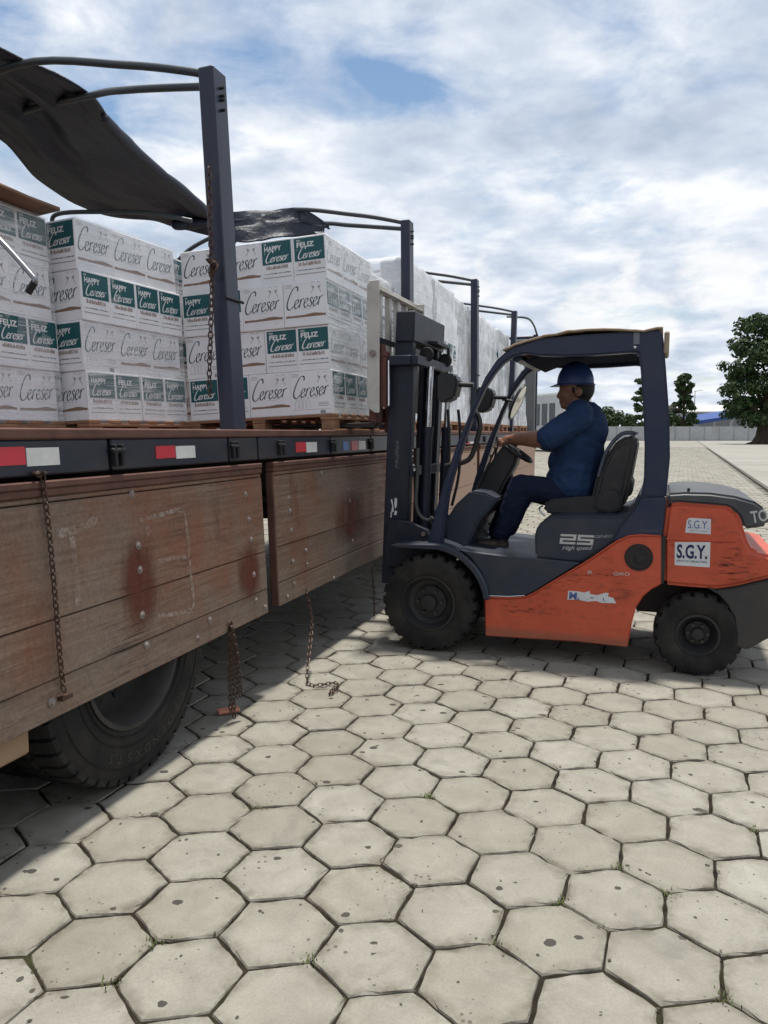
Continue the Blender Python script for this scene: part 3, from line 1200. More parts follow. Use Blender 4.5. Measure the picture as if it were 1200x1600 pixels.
def post(t, top, base_z=1.31, lat_top=None, w=0.085, d=0.135, splice=True):
    mb = MB()
    base = Vector((EDGE - 0.055, t, base_z))
    lt = EDGE - 0.055 - 0.045 * (top - base_z) if lat_top is None else lat_top
    tip = Vector((lt, t, top))
    ax = (tip - base).normalized()
    side = Vector((0, 1, 0))
    out = side.cross(ax).normalized()
    vs = []
    for p in (base, tip):
        for a, b in ((-1, -1), (1, -1), (1, 1), (-1, 1)):
            vs.append(p + out * (a * w / 2) + side * (b * d / 2))
    mb.add(vs, [(0, 3, 2, 1), (4, 5, 6, 7), (0, 1, 5, 4), (1, 2, 6, 5), (2, 3, 7, 6), (3, 0, 4, 7)])
    po = mb.build('post', M_POST, truck, bevel=0.006)
    if splice:                                   # welded sleeve and catch pins
        c = base.lerp(tip, 0.42)
        mb = MB()
        mb.tube([c + out * (w / 2 + .004) - side * (d / 2 + .02), c + out * (w / 2 + .006) + side * (d / 2 + .03)], 0.008, 8)
        for fz, dy in ((0.955, 0.02), (0.935, 0.05), (0.925, 0.01), (0.90, 0.012)):
            c = base.lerp(tip, fz)
            mb.tube([c + side * (d / 2 * .6), c + side * (d / 2 + dy)], 0.010, 8)
            mb.tube([c + out * (w / 2), c + out * (w / 2 + 0.02)], 0.008, 8)
        tag(mb.build('pin', M_CHASSIS, po), kind='stuff')
    return tip


T_P = [3.62, 6.92, 10.12, 13.25]
tips = []
p1 = at_along(331, 112, 3.62)
tips.append(post(T_P[0], p1.z, lat_top=p1.x))
p2 = at_along(636, 346, T_P[1])
tips.append(post(T_P[1], p2.z, lat_top=p2.x))
p3 = at_along(742, 437, T_P[2])
tips.append(post(T_P[2], p3.z, lat_top=p3.x))
p4 = at_along(804, 486, T_P[3])
tips.append(post(T_P[3], p4.z, lat_top=p4.x, splice=False))


def bow(pts, r=0.02, name='roof_bow'):
    mb = MB()
    mb.tube(smooth_path(pts, 6), r, 9)
    return mb.build(name, M_PIPE, truck, smooth=60)


LEFT = EDGE - WID
for i, t in enumerate(T_P):
    tp = tips[i]
    h = 0.20
    bow([tp + Vector((0.0, 0.0, -0.03)), tp + Vector((-0.06, 0, 0.0)), tp + Vector((-0.5, 0, 0.10)), Vector(((tp.x + LEFT) / 2, t, tp.z + h)), Vector((LEFT + .5, t, tp.z + 0.02)), Vector((LEFT + .12, t, tp.z - 0.16)), Vector((LEFT + 0.08, t, tp.z - .4)), Vector((LEFT + 0.05, t, 1.3))])
    bow([tp + Vector((-.01, 0.02, -0.07)), tp + Vector((-0.08, 0.03, -0.05)), tp + Vector((-0.6, 0.15, 0.05)), tp + Vector((-1.02, 0.35, 0.15)), tp + Vector((-2.0, 0.75, 0.27)), Vector((LEFT + .12, t + .9, tp.z - .05)), Vector((LEFT + .08, t + .9, tp.z - .5)), Vector((LEFT + .05, t + .9, 1.3))])
# pipe on the far side between the first bows
a = at_along(80, 344, 5.1)
bow([Vector((a.x - .02, 5.1, 1.3)), Vector((a.x - .02, 5.1, a.z - .25)), Vector((a.x, 5.1, a.z - .04)), at_along(92, 334, 5.1), at_along(160, 331, 5.15), at_along(235, 333, 5.2), at_along(300, 345, 5.3)], 0.017)

# headboard at the front of the bed
hb = MB()
zt = 3.55
for x in (EDGE - 0.10, LEFT + 0.10):
    hb.box((x - 0.05, 16.95, 1.3), (x + 0.05, 17.05, zt))
hb.box((LEFT + .15, 16.97, 3.42), (EDGE - .15, 17.03, 3.52))
hb.box((LEFT + .15, 16.97, 2.2), (EDGE - .15, 17.03, 2.3))
hd = hb.build('headboard', M_POST, truck, bevel=0.01)
for k in range(6):
    mb = MB()
    x0 = LEFT + 0.17 + k * 0.365
    mb.box((x0, 16.985, 1.46), (x0 + 0.355, 17.015, 2.19))
    mb.box((x0, 16.985, 2.31), (x0 + 0.355, 17.015, 3.41))
    mb.build('panel', M_RAIL, hd)
mb = MB()
mb.box((EDGE - .9, 16.4, 1.46), (EDGE - 0.03, 16.55, 3.38))
mb.build('corner_panel', paint('grey_panel', (0.13, 0.14, 0.145), 0.6, dirt_amt=0.6, scale=2), truck, bevel=0.01)
bow([(EDGE - .08, 17, zt), (EDGE - .08, 16.4, zt + .12), (EDGE - .12, 15.6, zt + .15), (EDGE - .5, 15.5, zt + .18)], 0.02)

# ------------------------------------------------------------------ tarpaulin bundled along the roof
R_edge = [(-170, 40, 3.15), (-60, 66, 3.35), (28, 93, 3.58), (130, 143, 3.95), (178, 200, 4.35), (238, 263, 4.9), (300, 314, 5.5), (334, 340, 6.0), (380, 334, 6.6), (430, 331, 6.85), (478, 331, 7.0), (516, 360, 7.2)]
L_edge = [(-330, 60, 3.2), (-200, 110, 3.6), (-100, 160, 4.0), (0, 222, 4.45), (60, 282, 4.9), (150, 334, 5.5), (248, 350, 5.9), (310, 366, 6.2), (372, 378, 6.45), (410, 376, 6.6), (455, 372, 6.8), (505, 366, 7.1)]
Rp = smooth_path([at_along(*q) for q in R_edge], 9)
Lp = smooth_path([at_along(*q) for q in L_edge], 9)
nu_ = 30
vs, fs = [], []
rt = random.Random(5)
for i, (a, b) in enumerate(zip(Rp, Lp)):
    for j in range(nu_ + 1):
        s = j / nu_
        p = a.lerp(b, s)
        bulge = math.sin(math.pi * s)
        p.z += 0.05 * bulge + 0.045 * mnoise.noise(Vector((i * 0.05, s * 5, 3))) * (1 + bulge) + 0.030 * (0.5 - abs(mnoise.noise(Vector((i * 0.07 + s * 2, s * 9, 8))))) + 0.012 * mnoise.noise(Vector((i * 0.2, s * 22, 5)))
        p.y += 0.02 * mnoise.noise(Vector((i * 0.16, s * 4, 1)))
        p.x += 0.03 * mnoise.noise(Vector((i * 0.11, 7.7, 1))) * abs(2 * s - 1)
        vs.append(p)
n_ = nu_ + 1
for i in range(len(Rp) - 1):
    for j in range(nu_):
        fs.append((i * n_ + j, i * n_ + j + 1, (i + 1) * n_ + j + 1, (i + 1) * n_ + j))
mb = MB()
mb.add(vs, fs)
tarp = mb.build('tarpaulin', M_TARP, truck, smooth=80)
sol = tarp.modifiers.new('thick', 'SOLIDIFY')
sol.thickness = 0.012
# rolled edges and loose folds
def fold(pts, r, name='tarpaulin_roll'):
    mb = MB()
    pts = smooth_path(pts, 6)
    rad = [r * (0.75 + 0.5 * abs(mnoise.noise(Vector((k * 0.35, 2.2, r * 50))))) for k in range(len(pts))]
    rad[0] *= 0.4
    rad[-1] *= 0.4
    mb.tube(pts, rad, 8)
    return mb.build(name, M_TARP, truck, smooth=80)


fold([at_along(*q) for q in [(160, 180, 4.2), (200, 222, 4.55), (250, 268, 5.0), (300, 308, 5.5), (328, 332, 5.9), (352, 340, 6.3)]], 0.035)
fold([at_along(*q) for q in [(268, 352, 5.9), (300, 350, 6.0), (326, 348, 6.1), (352, 352, 6.4)]], 0.05)

# bent bright bar of the tarpaulin gear
bp = [(-60, 318, 2.2), (0, 375, 2.2), (48, 428, 2.2), (55, 438, 2.2), (52, 446, 2.2)]
mb = MB()
mb.tube(smooth_path([at_along(*q) for q in bp], 4), 0.0095, 10)
bar = mb.build('tarpaulin_bar', paint('bright_steel', (0.24, 0.24, 0.25), 0.3, dirt_amt=0.2, metal=0.9), truck, smooth=60)
mb = MB()
mb.tube([at_along(54, 441, 2.2), at_along(44, 457, 2.2)], 0.0125, 10)
mb.build('grip', M_CHASSIS, bar, smooth=60)


# ------------------------------------------------------------------ chains
def chain(name, path, size, parent):
    """oval links threaded along a path; every second link turned a quarter"""
    path = smooth_path(path, 8)
    seglen = [0]
    for a, b in zip(path, path[1:]):
        seglen.append(seglen[-1] + (b - a).length)
    step = size * 1.45
    n = int(seglen[-1] / step)
    mb = MB()
    up0 = Vector((1, 0, 0))
    for k in range(n):
        s = (k + 0.5) * step
        i = max(j for j in range(len(seglen)) if seglen[j] <= s)
        i = min(i, len(path) - 2)
        f = (s - seglen[i]) / max(1e-6, seglen[i + 1] - seglen[i])
        c = path[i].lerp(path[i + 1], f)
        d = (path[i + 1] - path[i]).normalized()
        x = d.cross(up0 if abs(d.dot(up0)) < 0.9 else Vector((0, 1, 0))).normalized()
        if k % 2:
            x = d.cross(x).normalized()
        pts = []
        for q in range(11):
            a = 2 * math.pi * q / 10
            pts.append(c + d * (math.cos(a) * size) + x * (math.sin(a) * size * 0.55))
        mb.tube(pts, size * 0.17, 5, caps=False)
    return mb.build(name, M_CHAIN, parent, smooth=60)


XF = EDGE + 0.022
cA = [at_lat(*p, XF) for p in [(58, 742), (66, 742), (68, 760), (75, 850), (80, 950), (84, 1040), (88, 1085)]]
chain('chain', [Vector((XF + max(0, BZ1 - c.z) * 0.047, c.y, c.z)) for c in cA], 0.017, truck)
mb = MB()
q0 = at_lat(62, 741, XF)
mb.tube([(XF + 0.018 * math.cos(a), q0.y + 0.02 * math.sin(a), q0.z + .003) for a in [k * 0.7 for k in range(9)]], 0.006, 6)
mb.build('chain_hook', M_CHAIN, truck)
mb = MB()
q0 = at_lat(90, 1088, XF)
XB = XF + 0.037
mb.box((XB - 0.02, q0.y - 0.022, q0.z - 0.008), (XB + 0.004, q0.y + 0.03, q0.z + 0.008))
mb.build('chain_bracket', M_CHAIN, truck)
XF = EDGE + 0.055
q0 = at_lat(360, 972, XF)
for k, (dy, zl) in enumerate(((-0.016, 0.03), (0.0, 0.012), (0.02, 0.10), (0.034, 0.12))):
    pts = [Vector((XF, q0.y + 0.1 * dy, q0.z)), Vector((XF + .005 * k, q0.y + dy, q0.z - 0.16)), Vector((XF + .008 * k, q0.y + dy * 1.2, q0.z - 0.30)), Vector((XF + .01 * k, q0.y + dy * 1.1, zl))]
    chain('chain', pts, 0.017, truck)
q0 = at_lat(478, 921, XF)
g0, g1, g2, g3 = (tl(at_ground(482, 1072)), tl(at_ground(500, 1074)), tl(at_ground(524, 1071)), tl(at_ground(527, 1080)))
pts = [Vector((XF, q0.y, q0.z)), Vector((XF + .05, q0.y - .03, 0.3)), Vector((g0.x - .03, g0.y + .06, 0.1)), Vector((g0.x, g0.y, 0.016)), Vector((g1.x, g1.y, 0.015)), Vector((g2.x, g2.y, 0.015)), Vector((g3.x, g3.y, 0.017)), tl(at_ground(515, 1088)) + Vector((0, 0, .016)), tl(at_ground(522, 1082)) + Vector((0, 0, .03))]
chain('chain', pts, 0.017, truck)
q0 = at_lat(580, 882, XF)
chain('chain', [Vector((XF, q0.y, q0.z)), Vector((XF + .02, q0.y, 0.25)), Vector((XF + .03, q0.y - .02, 0.02))], 0.016, truck)
# chain down the first post with its catch
pc = [at_along(*p, 3.5) for p in [(327, 262), (328, 330), (330, 400), (331, 440), (329, 520), (327, 590), (328, 622)]]
chain('chain', pc, 0.022, truck)
mb = MB()
c = at_along(332, 418, 3.49)
for k in range(5):
    a = k * 1.3
    e = c + Vector((0.012 * math.cos(a * 2), -0.005 + 0.004 * k, 0.02 * math.sin(a)))
    mb.tube([e + Vector((0.018 * math.cos(b + a), 0.008 * math.sin(b * 2 + a), 0.024 * math.sin(b))) for b in [j * 0.63 for j in range(11)]], 0.006, 5, caps=False)
mb.build('chain_catch', M_CHAIN, truck, smooth=60)

# painted wooden peg threaded on the chain end, lying on the ground
pg = tl(at_ground(357, 1114))
mb = MB()
M_PEG = paint('salmon_peg', (0.55, 0.22, 0.15), 0.7, dirt_amt=0.3, scale=20)
dirp = (tl(at_ground(376, 1110)) - tl(at_ground(340, 1116))).normalized()
for off in (-0.012, 0.014):
    o_ = Vector((-dirp.y, dirp.x, 0)) * off
    mb.tube([pg - dirp * 0.055 + o_ + Vector((0, 0, 0.014)), pg + dirp * 0.055 + o_ + Vector((0, 0, 0.014))], 0.012, 8)
pegM = TRUCK_M
peg = mb.build('wooden_peg', M_PEG, None, TRUCK_M)
tag(peg, 'salmon painted double wooden peg on the paving under the hanging chains', 'peg')
# ------------------------------------------------------------------ cartons, pallets and stretch film
def mat_carton():
    g = G('carton_white')
    v = g.coords('Object', rand=True)
    a = g.noise(v, 6, 5, 0.6)
    b = g.noise(v, 55, 3, 0.6)
    c = g.ramp(a, [(0.3, (0.70, 0.70, 0.71)), (0.7, (0.80, 0.80, 0.81))])
    c = g.mix(g.ramp(g.noise(v, 14, 6, 0.7, 0.4), [(0.64, 0.0), (0.78, 0.35)]), c, (0.40, 0.35, 0.29))
    g.bsdf(c, 0.55, 0, g.bump(g.math('ADD', a, g.math('MULTIPLY', b, 0.2)), 0.25, 0.006), spec=0.35)
    return g.mat


M_CARTON = mat_carton()
M_GREEN = paint('print_green', (0.010, 0.088, 0.10), 0.5, dirt=(0.025, 0.13, 0.14), dirt_amt=0.35, scale=9, bump=0.05)
M_INK = paint('print_dark_green', (0.045, 0.08, 0.09), 0.5, dirt=(0.12, 0.15, 0.155), dirt_amt=0.4, scale=12, bump=0.02)
M_PWHITE = paint('print_white', (0.74, 0.75, 0.74), 0.5, dirt_amt=0.05, bump=0.02)
M_BROWN = paint('print_brown', (0.235, 0.145, 0.095), 0.55, dirt=(0.30, 0.20, 0.14), dirt_amt=0.5, scale=10, bump=0.02)
M_GREY = paint('print_grey', (0.30, 0.29, 0.275), 0.55, dirt_amt=0.1, bump=0.02)
M_TAPE = paint('parcel_tape', (0.42, 0.33, 0.22), 0.3, dirt_amt=0.2)

CW, CD, CH = 0.316, 0.242, 0.301               # wide face, narrow face, height

STROKES = {
    'C': ([(1.62, 1.95), (1.66, 2.35), (1.35, 2.52), (0.95, 2.3), (0.5, 1.65), (0.18, 0.9), (0.12, 0.32), (0.36, -0.02), (0.75, 0.02), (1.1, 0.34)], 1.12),
    'e': ([(0.02, 0.42), (0.4, 0.52), (0.66, 0.74), (0.66, 0.95), (0.48, 1.0), (0.24, 0.78), (0.12, 0.4), (0.2, 0.06), (0.46, 0.02), (0.82, 0.36)], 0.74),
    'r': ([(0.10, 0.0), (0.2, 0.45), (0.32, 0.98), (0.26, 0.66), (0.42, 0.9), (0.62, 1.02), (0.74, 0.94)], 0.68),
    's': ([(0.62, 0.86), (0.5, 1.02), (0.32, 0.94), (0.3, 0.72), (0.46, 0.46), (0.46, 0.16), (0.26, 0.0), (0.06, 0.1)], 0.60),
}


def script_word(mb, x0, y0, sc_x, sc_y, mi, pen=0.16, rise=0.0, z=0.0, M=None, word='Cereser', n=4):
    x = 0.0
    for ch in word:
        pts, adv = STROKES[ch]
        P = smooth_path([(x + a, b, 0) for a, b in pts], n)
        vs, fs = [], []
        for i, p in enumerate(P):
            d = (P[min(i + 1, len(P) - 1)] - P[max(i - 1, 0)]).normalized()
            # broad-nib pen: thick on the down strokes
            w = pen * (0.32 + 0.68 * abs(d.x * 0.35 - d.y * 0.94)) * (1.15 if ch == 'C' else 1.0)
            if i == 0 or i == len(P) - 1:
                w *= 0.45
            nn = Vector((-d.y, d.x, 0)) * w * 0.5
            for s in (1, -1):
                q = p + nn * s
                X, Y = q.x + q.y * 0.10, q.y
                vs.append((x0 + X * sc_x, y0 + Y * sc_y + X * sc_x * rise, z))
        for i in range(len(P) - 1):
            fs.append((2 * i, 2 * i + 1, 2 * i + 3, 2 * i + 2))
        mb.add(vs, fs, mi, M)
        x += adv


def rect(mb, x0, y0, x1, y1, mi, M, z=0.0, rise=0.0):
    mb.add([(x0, y0, z), (x1, y0 + rise, z), (x1, y1 + rise, z), (x0, y1, z)], [(0, 1, 2, 3)], mi, M)


def face_M(kind):
    """maps face coordinates (x right, y up, z out) onto a carton side; carton base at z = 0"""
    if kind == 'front':
        return Matrix(((1, 0, 0, -CW / 2), (0, 0, -1, -CD / 2 - 0.0006), (0, 1, 0, 0), (0, 0, 0, 1)))
    if kind == 'back':
        return Matrix(((-1, 0, 0, CW / 2), (0, 0, 1, CD / 2 + 0.0006), (0, 1, 0, 0), (0, 0, 0, 1)))
    if kind == 'right':
        return Matrix(((0, 0, 1, CW / 2 + 0.0006), (1, 0, 0, -CD / 2), (0, 1, 0, 0), (0, 0, 0, 1)))
    return Matrix(((0, 0, -1, -CW / 2 - 0.0006), (-1, 0, 0, CD / 2), (0, 1, 0, 0), (0, 0, 0, 1)))


PM = [M_GREEN, M_INK, M_PWHITE, M_BROWN, M_GREY]


def art_wide(mb, M, seed, lower):
    rr = random.Random(seed)
    w, h = CW, CH
    k = w * 0.90 / 5.75
    script_word(mb, w * 0.055, h * 0.39, k, h * 0.19, 1, pen=0.185, rise=0.06, M=M)
    # thin flourish under the word
    vs = [(w * (0.42 + 0.30 * t), h * (0.375 + 0.012 * math.sin(t * 9) + 0.02 * t), 0) for t in [i / 10 for i in range(11)]]
    v2, fs = [], []
    for i, p in enumerate(vs):
        v2 += [(p[0], p[1] + 0.0009, 0), (p[0], p[1] - 0.0009, 0)]
    for i in range(10):
        fs.append((2 * i, 2 * i + 1, 2 * i + 3, 2 * i + 2))
    mb.add(v2, fs, 4, M)
    if not lower:
        # torn brown band
        top, bot = [], []
        for i in range(25):
            t = i / 24
            x = w * (0.045 + 0.925 * t)
            top.append((x, h * (0.245 + 0.035 * math.exp(-((t - 0.72) / 0.2) ** 2) + 0.008 * mnoise.noise(Vector((t * 9, seed, 0)))), 0))
            bot.append((x, h * (0.195 + 0.012 * t + 0.007 * mnoise.noise(Vector((t * 11, seed, 5)))), 0))
        n = len(top)
        mb.add(bot + top, [(i, i + 1, n + i + 1, n + i) for i in range(n - 1)], 3, M)
    else:
        # outline bottles, a postmark and a thin rule
        for i in range(4):
            cx = w * (0.16 + 0.085 * i)
            pts = [(-.022, 0), (-.022, .05), (-.006, .075), (-.006, .1), (.006, .1), (.006, .075), (.022, .05), (.022, 0)]
            pts = [(cx + a * 0.8, h * 0.14 + b * 0.75 + 0.004 * (i % 2), 0) for a, b in pts]
            for a, b in zip(pts, pts[1:]):
                d = Vector(b) - Vector(a)
                nn = Vector((-d.y, d.x, 0)).normalized() * 0.0008
                mb.add([Vector(a) + nn, Vector(a) - nn, Vector(b) - nn, Vector(b) + nn], [(0, 1, 2, 3)], 4, M)
        for i in range(3):
            rect(mb, w * 0.66, h * (0.26 - 0.035 * i), w * 0.9, h * (0.272 - 0.035 * i), 4, M)
        rect(mb, w * 0.05, h * 0.118, w * 0.95, h * 0.124, 4, M)
        rect(mb, w * 0.70, h * 0.02, w * 0.82, h * 0.095, 4, M)
    # toasting glasses, top right
    for cx, sg in ((0.70, 1), (0.84, -1)):
        x, y = w * cx, h * 0.83
        mb.add([(x - .012 * sg, y + .018, 0), (x + .012 * sg, y + .006, 0), (x, y - .012, 0)], [(0, 1, 2)], 4, M)
        mb.add([(x - .002 * sg, y - .01, 0), (x + .001 * sg, y - .012, 0), (x - .014 * sg, y - .036, 0), (x - .017 * sg, y - .034, 0)], [(0, 1, 2, 3)], 4, M)
        for q in range(3):
            a = 0.8 + q * 0.7
            bx, by = x + .014 * math.cos(a) * sg, y + 0.022 + .01 * math.sin(a)
            rect(mb, bx - .0012, by, bx + .0012, by + .009, 4, M)
    for i in range(3):
        rect(mb, w * 0.06, h * (0.93 - 0.03 * i), w * (0.2 + 0.03 * (i % 2)), h * (0.938 - 0.03 * i), 4, M)


def art_narrow(mb, M, head, seed):
    rr = random.Random(seed)
    w, h = CD, CH
    rect(mb, w * 0.06, h * 0.452, w * 0.965, h * 0.955, 0, M)
    MZ = M @ Matrix.Translation((0, 0, 0.0006))
    big, small = head
    put_text(mb, small, w * 0.13, h * 0.885, h * 0.040, 2, MZ, bold=0.01)
    put_text(mb, big, w * 0.13, h * 0.755, h * 0.105, 2, MZ, width=w * 0.54, bold=0.035)
    put_text(mb, 'é', w * 0.13, h * 0.69, h * 0.035, 2, MZ)
    k = w * 0.76 / 5.75
    script_word(mb, w * 0.155, h * 0.50, k, h * 0.10, 2, pen=0.27, rise=0.05, M=MZ)
    # row of little bottle and glass icons
    x = w * 0.17
    i = 0
    while x < w * 0.84:
        ww = rr.uniform(0.003, 0.0075)
        hh = rr.uniform(0.55, 1.0) * h * 0.085
        rect(mb, x, h * 0.345, x + ww, h * 0.345 + hh, 3, M)
        if i % 3 == 0:
            rect(mb, x + ww * .3, h * 0.345 + hh, x + ww * .7, h * 0.345 + hh + 0.006, 3, M)
        x += ww + rr.uniform(0.0012, 0.006)
        i += 1
    # small print and the rule below it
    x = w * 0.10
    while x < w * 0.9:
        ww = rr.uniform(0.003, 0.014)
        rect(mb, x, h * 0.238, x + ww, h * (0.262 if rr.random() < .6 else 0.252), 1 if 0.3 < x / w < 0.5 or x / w > 0.7 else 4, M)
        x += ww + 0.003
    rect(mb, w * 0.07, h * 0.150, w * 0.95, h * 0.168, 4, M)


def carton_mesh(seed):
    rr = random.Random(seed)
    mb = MB()
    hx, hy = CW / 2, CD / 2
    b = 0.004
    mb.box((-hx, -hy, 0.0), (hx, hy, CH - 0.0015))
    me = mb.mesh('carton', M_CARTON, bevel=b, smooth=0)
    return me


carton_me = carton_mesh(1)
prints = []
for sd, lower in ((1, False), (2, True)):
    mb = MB()
    art_wide(mb, face_M('front'), sd, False)
    art_wide(mb, face_M('back'), sd + 10, lower)
    art_narrow(mb, face_M('right'), ('HAPPY', 'BE'), sd)
    art_narrow(mb, face_M('left'), ('FELIZ', 'SEJA'), sd + 3)
    prints.append(mb.mesh('print', PM, smooth=0))
tape_mb = MB()
tape_mb.box((-CW / 2 - 0.0015, -0.025, CH - 0.05), (CW / 2 + 0.0015, 0.025, CH - 0.0005))
rc = random.Random(21)


def carton(x, y, z, quarter, label, group, mess=1.0, RM=Matrix.Identity(4)):
    """x, y = centre in the cargo frame; quarter = the narrow face looks at the side it stands on"""
    M = CARGO_M @ RM @ Matrix.Translation((x, y, z)) @ Matrix.Rotation(quarter + rc.gauss(0, 0.013 * mess), 4, 'Z') @ Matrix.Rotation(rc.gauss(0, 0.004 * mess), 4, 'X')
    o = link('carton', carton_me)
    o.matrix_world = M
    tag(o, label, 'carton', group)
    link('print', prints[rc.randrange(2)], o)
    return o


NTH = ['nearest', 'second', 'third', 'fourth', 'fifth']
LAY = ['bottom layer', 'second layer up', 'third layer up', 'fourth layer up', 'top layer']


def layname(l, n):
    return 'top layer' if l == n - 1 else LAY[l]


def stack(xr, y0, layers, name, group, z0=0.126, right_first='narrow', fronts=False, side=True, rot=0.0, lean=0.0):
    """xr = right side of the load, y0 = end towards the camera; layers alternate their bond.
    right_first: which faces the bottom layer shows on the right side"""
    RM = Matrix.Translation((xr, y0, 0)) @ Matrix.Rotation(rot, 4, 'Z') @ Matrix.Translation((-xr, -y0, 0))
    for l in range(layers):
        odd = (l % 2 == 0) == (right_first == 'narrow')       # True: narrow (green) faces on the right side
        z = z0 + l * CH
        dx = lean * z + rc.gauss(0, 0.007)
        dy = rc.gauss(0, 0.004)
        if side:
            n = 4 if odd else 3
            for k in range(n):
                if odd:
                    x = xr - CW / 2
                    y = y0 + CD * (k + 0.5)
                    q = 0 if rc.random() < 0.78 else math.pi
                    # local +x (narrow face HAPPY) must look to the right
                else:
                    x = xr - CD / 2
                    y = y0 + CW * (k + 0.5)
                    q = math.pi / 2 if rc.random() < 0.8 else -math.pi / 2
                face = 'green-panelled' if odd else 'white'
                lab = f'{face} carton, {layname(l, layers)}, {NTH[k] if k < n - 1 else "farthest"} along right side of {name}'
                carton(x + dx, y + dy, z, q, lab, group, RM=RM)
        if fronts:
            xx = xr - (CW if odd else CD)
            cols = ['A', 'B', 'B'] if odd else ['B', 'A', 'A']
            for k, c in enumerate(cols):
                wdt = CW if c == 'A' else CD
                dep = CD if c == 'A' else CW
                x = xx - wdt / 2
                xx -= wdt
                q = 0 if c == 'A' else (-math.pi / 2 if rc.random() < 0.8 else math.pi / 2)
                if c == 'A' and rc.random() < 0.25:
                    q = math.pi
                face = 'white' if c == 'A' else 'green-panelled'
                pos = ['second from the right', 'third from the right', 'leftmost'][k]
                lab = f'{face} carton, {layname(l, layers)}, {pos} on front of {name}'
                carton(x + dx, y0 + dep / 2 + dy, z, q, lab, group, RM=RM)


# local -y of a carton is its front (wide) face; rotation pi/2 turns it to look right (+x)
def pallet(xr, y0, label, wx=1.14, wy=1.0, h=0.122, rot=0.0):
    root = empty('pallet', CARGO_M @ Matrix.Translation((xr, y0, 0.004)) @ Matrix.Rotation(rot, 4, 'Z'))
    tag(root, label, 'pallet', 'wooden pallets under the carton stacks')
    n = 6
    bw = 0.1
    for k in range(n):                            # boards across the truck
        y = (wy - bw) * k / (n - 1)
        mb = MB()
        mb.box((-wx, y, h - 0.02), (0.0, y + bw, h))
        mb.build('deck_board', M_PALLET, root, bevel=0.003)
    for x in (-0.05, -wx / 2, -wx + 0.05):
        mb = MB()
        mb.box((x - 0.05, 0, h - 0.04), (x + 0.05, wy, h - 0.0205))
        mb.build('stringer_board', M_PALLET, root, bevel=0.003)
        mb = MB()
        mb.box((x - 0.05, 0, 0), (x + 0.05, wy, 0.018))
        mb.build('bottom_board', M_PALLET, root, bevel=0.003)
        for y in (0.0, wy / 2 - 0.06, wy - 0.12):
            mb = MB()
            mb.box((x - 0.045, y + .002, 0.0185), (x + 0.045, y + 0.118, h - 0.0405))
            mb.build('block', M_PALLET, root, bevel=0.004)
    return root


def mat_film(name, lo, hi, tint=(0.90, 0.915, 0.93), diag=0.5, bump=0.5):
    g = G(name)
    v = g.coords('Object', scale=(1, 1, 1))
    mp = g.n.new('ShaderNodeMapping')
    mp.inputs['Rotation'].default_value = (diag, 0, 0)
    mp.inputs['Scale'].default_value = (3, 1.2, 22)
    g.l.new(v, mp.inputs[0])
    a = g.noise(mp.outputs[0], 2.0, 6, 0.65, 0.4)
    b = g.noise(v, 2.4, 5, 0.6, 0.5)
    mp2 = g.n.new('ShaderNodeMapping')
    mp2.inputs['Rotation'].default_value = (-diag * 0.35, 0, 0)
    mp2.inputs['Scale'].default_value = (2, 0.8, 30)
    g.l.new(v, mp2.inputs[0])
    c = g.noise(mp2.outputs[0], 2.0, 5, 0.6, 0.3)
    f = g.math('MULTIPLY', g.ramp(a, [(0.45, 0.15), (0.68, 1.0)]), g.ramp(b, [(0.36, 0.15), (0.66, 1.0)]))
    f = g.math('MAXIMUM', f, g.math('MULTIPLY', g.ramp(c, [(0.55, 0.0), (0.70, 0.9)]), g.ramp(b, [(0.3, 1.0), (0.62, 0.2)])))
    f = g.math('MULTIPLY_ADD', f, hi - lo, lo)
    nrm = g.bump(g.math('ADD', a, c), bump, 0.015)
    p = g.bsdf(tint, 0.14, 0, nrm, spec=0.8, surface=False)
    tr = g.n.new('ShaderNodeBsdfTransparent')
    mx = g.n.new('ShaderNodeMixShader')
    g.l.new(f, mx.inputs[0])
    g.l.new(tr.outputs[0], mx.inputs[1])
    g.l.new(p, mx.inputs[2])
    g.l.new(mx.outputs[0], g.out.inputs[0])
    return g.mat


FILM_LIGHT = mat_film('stretch_film_thin', 0.10, 0.70)
FILM_MID = mat_film('stretch_film', 0.20, 0.74)
FILM_HEAVY = mat_film('stretch_film_heavy', 0.62, 0.90, tint=(0.965, 0.975, 0.99), bump=0.08)


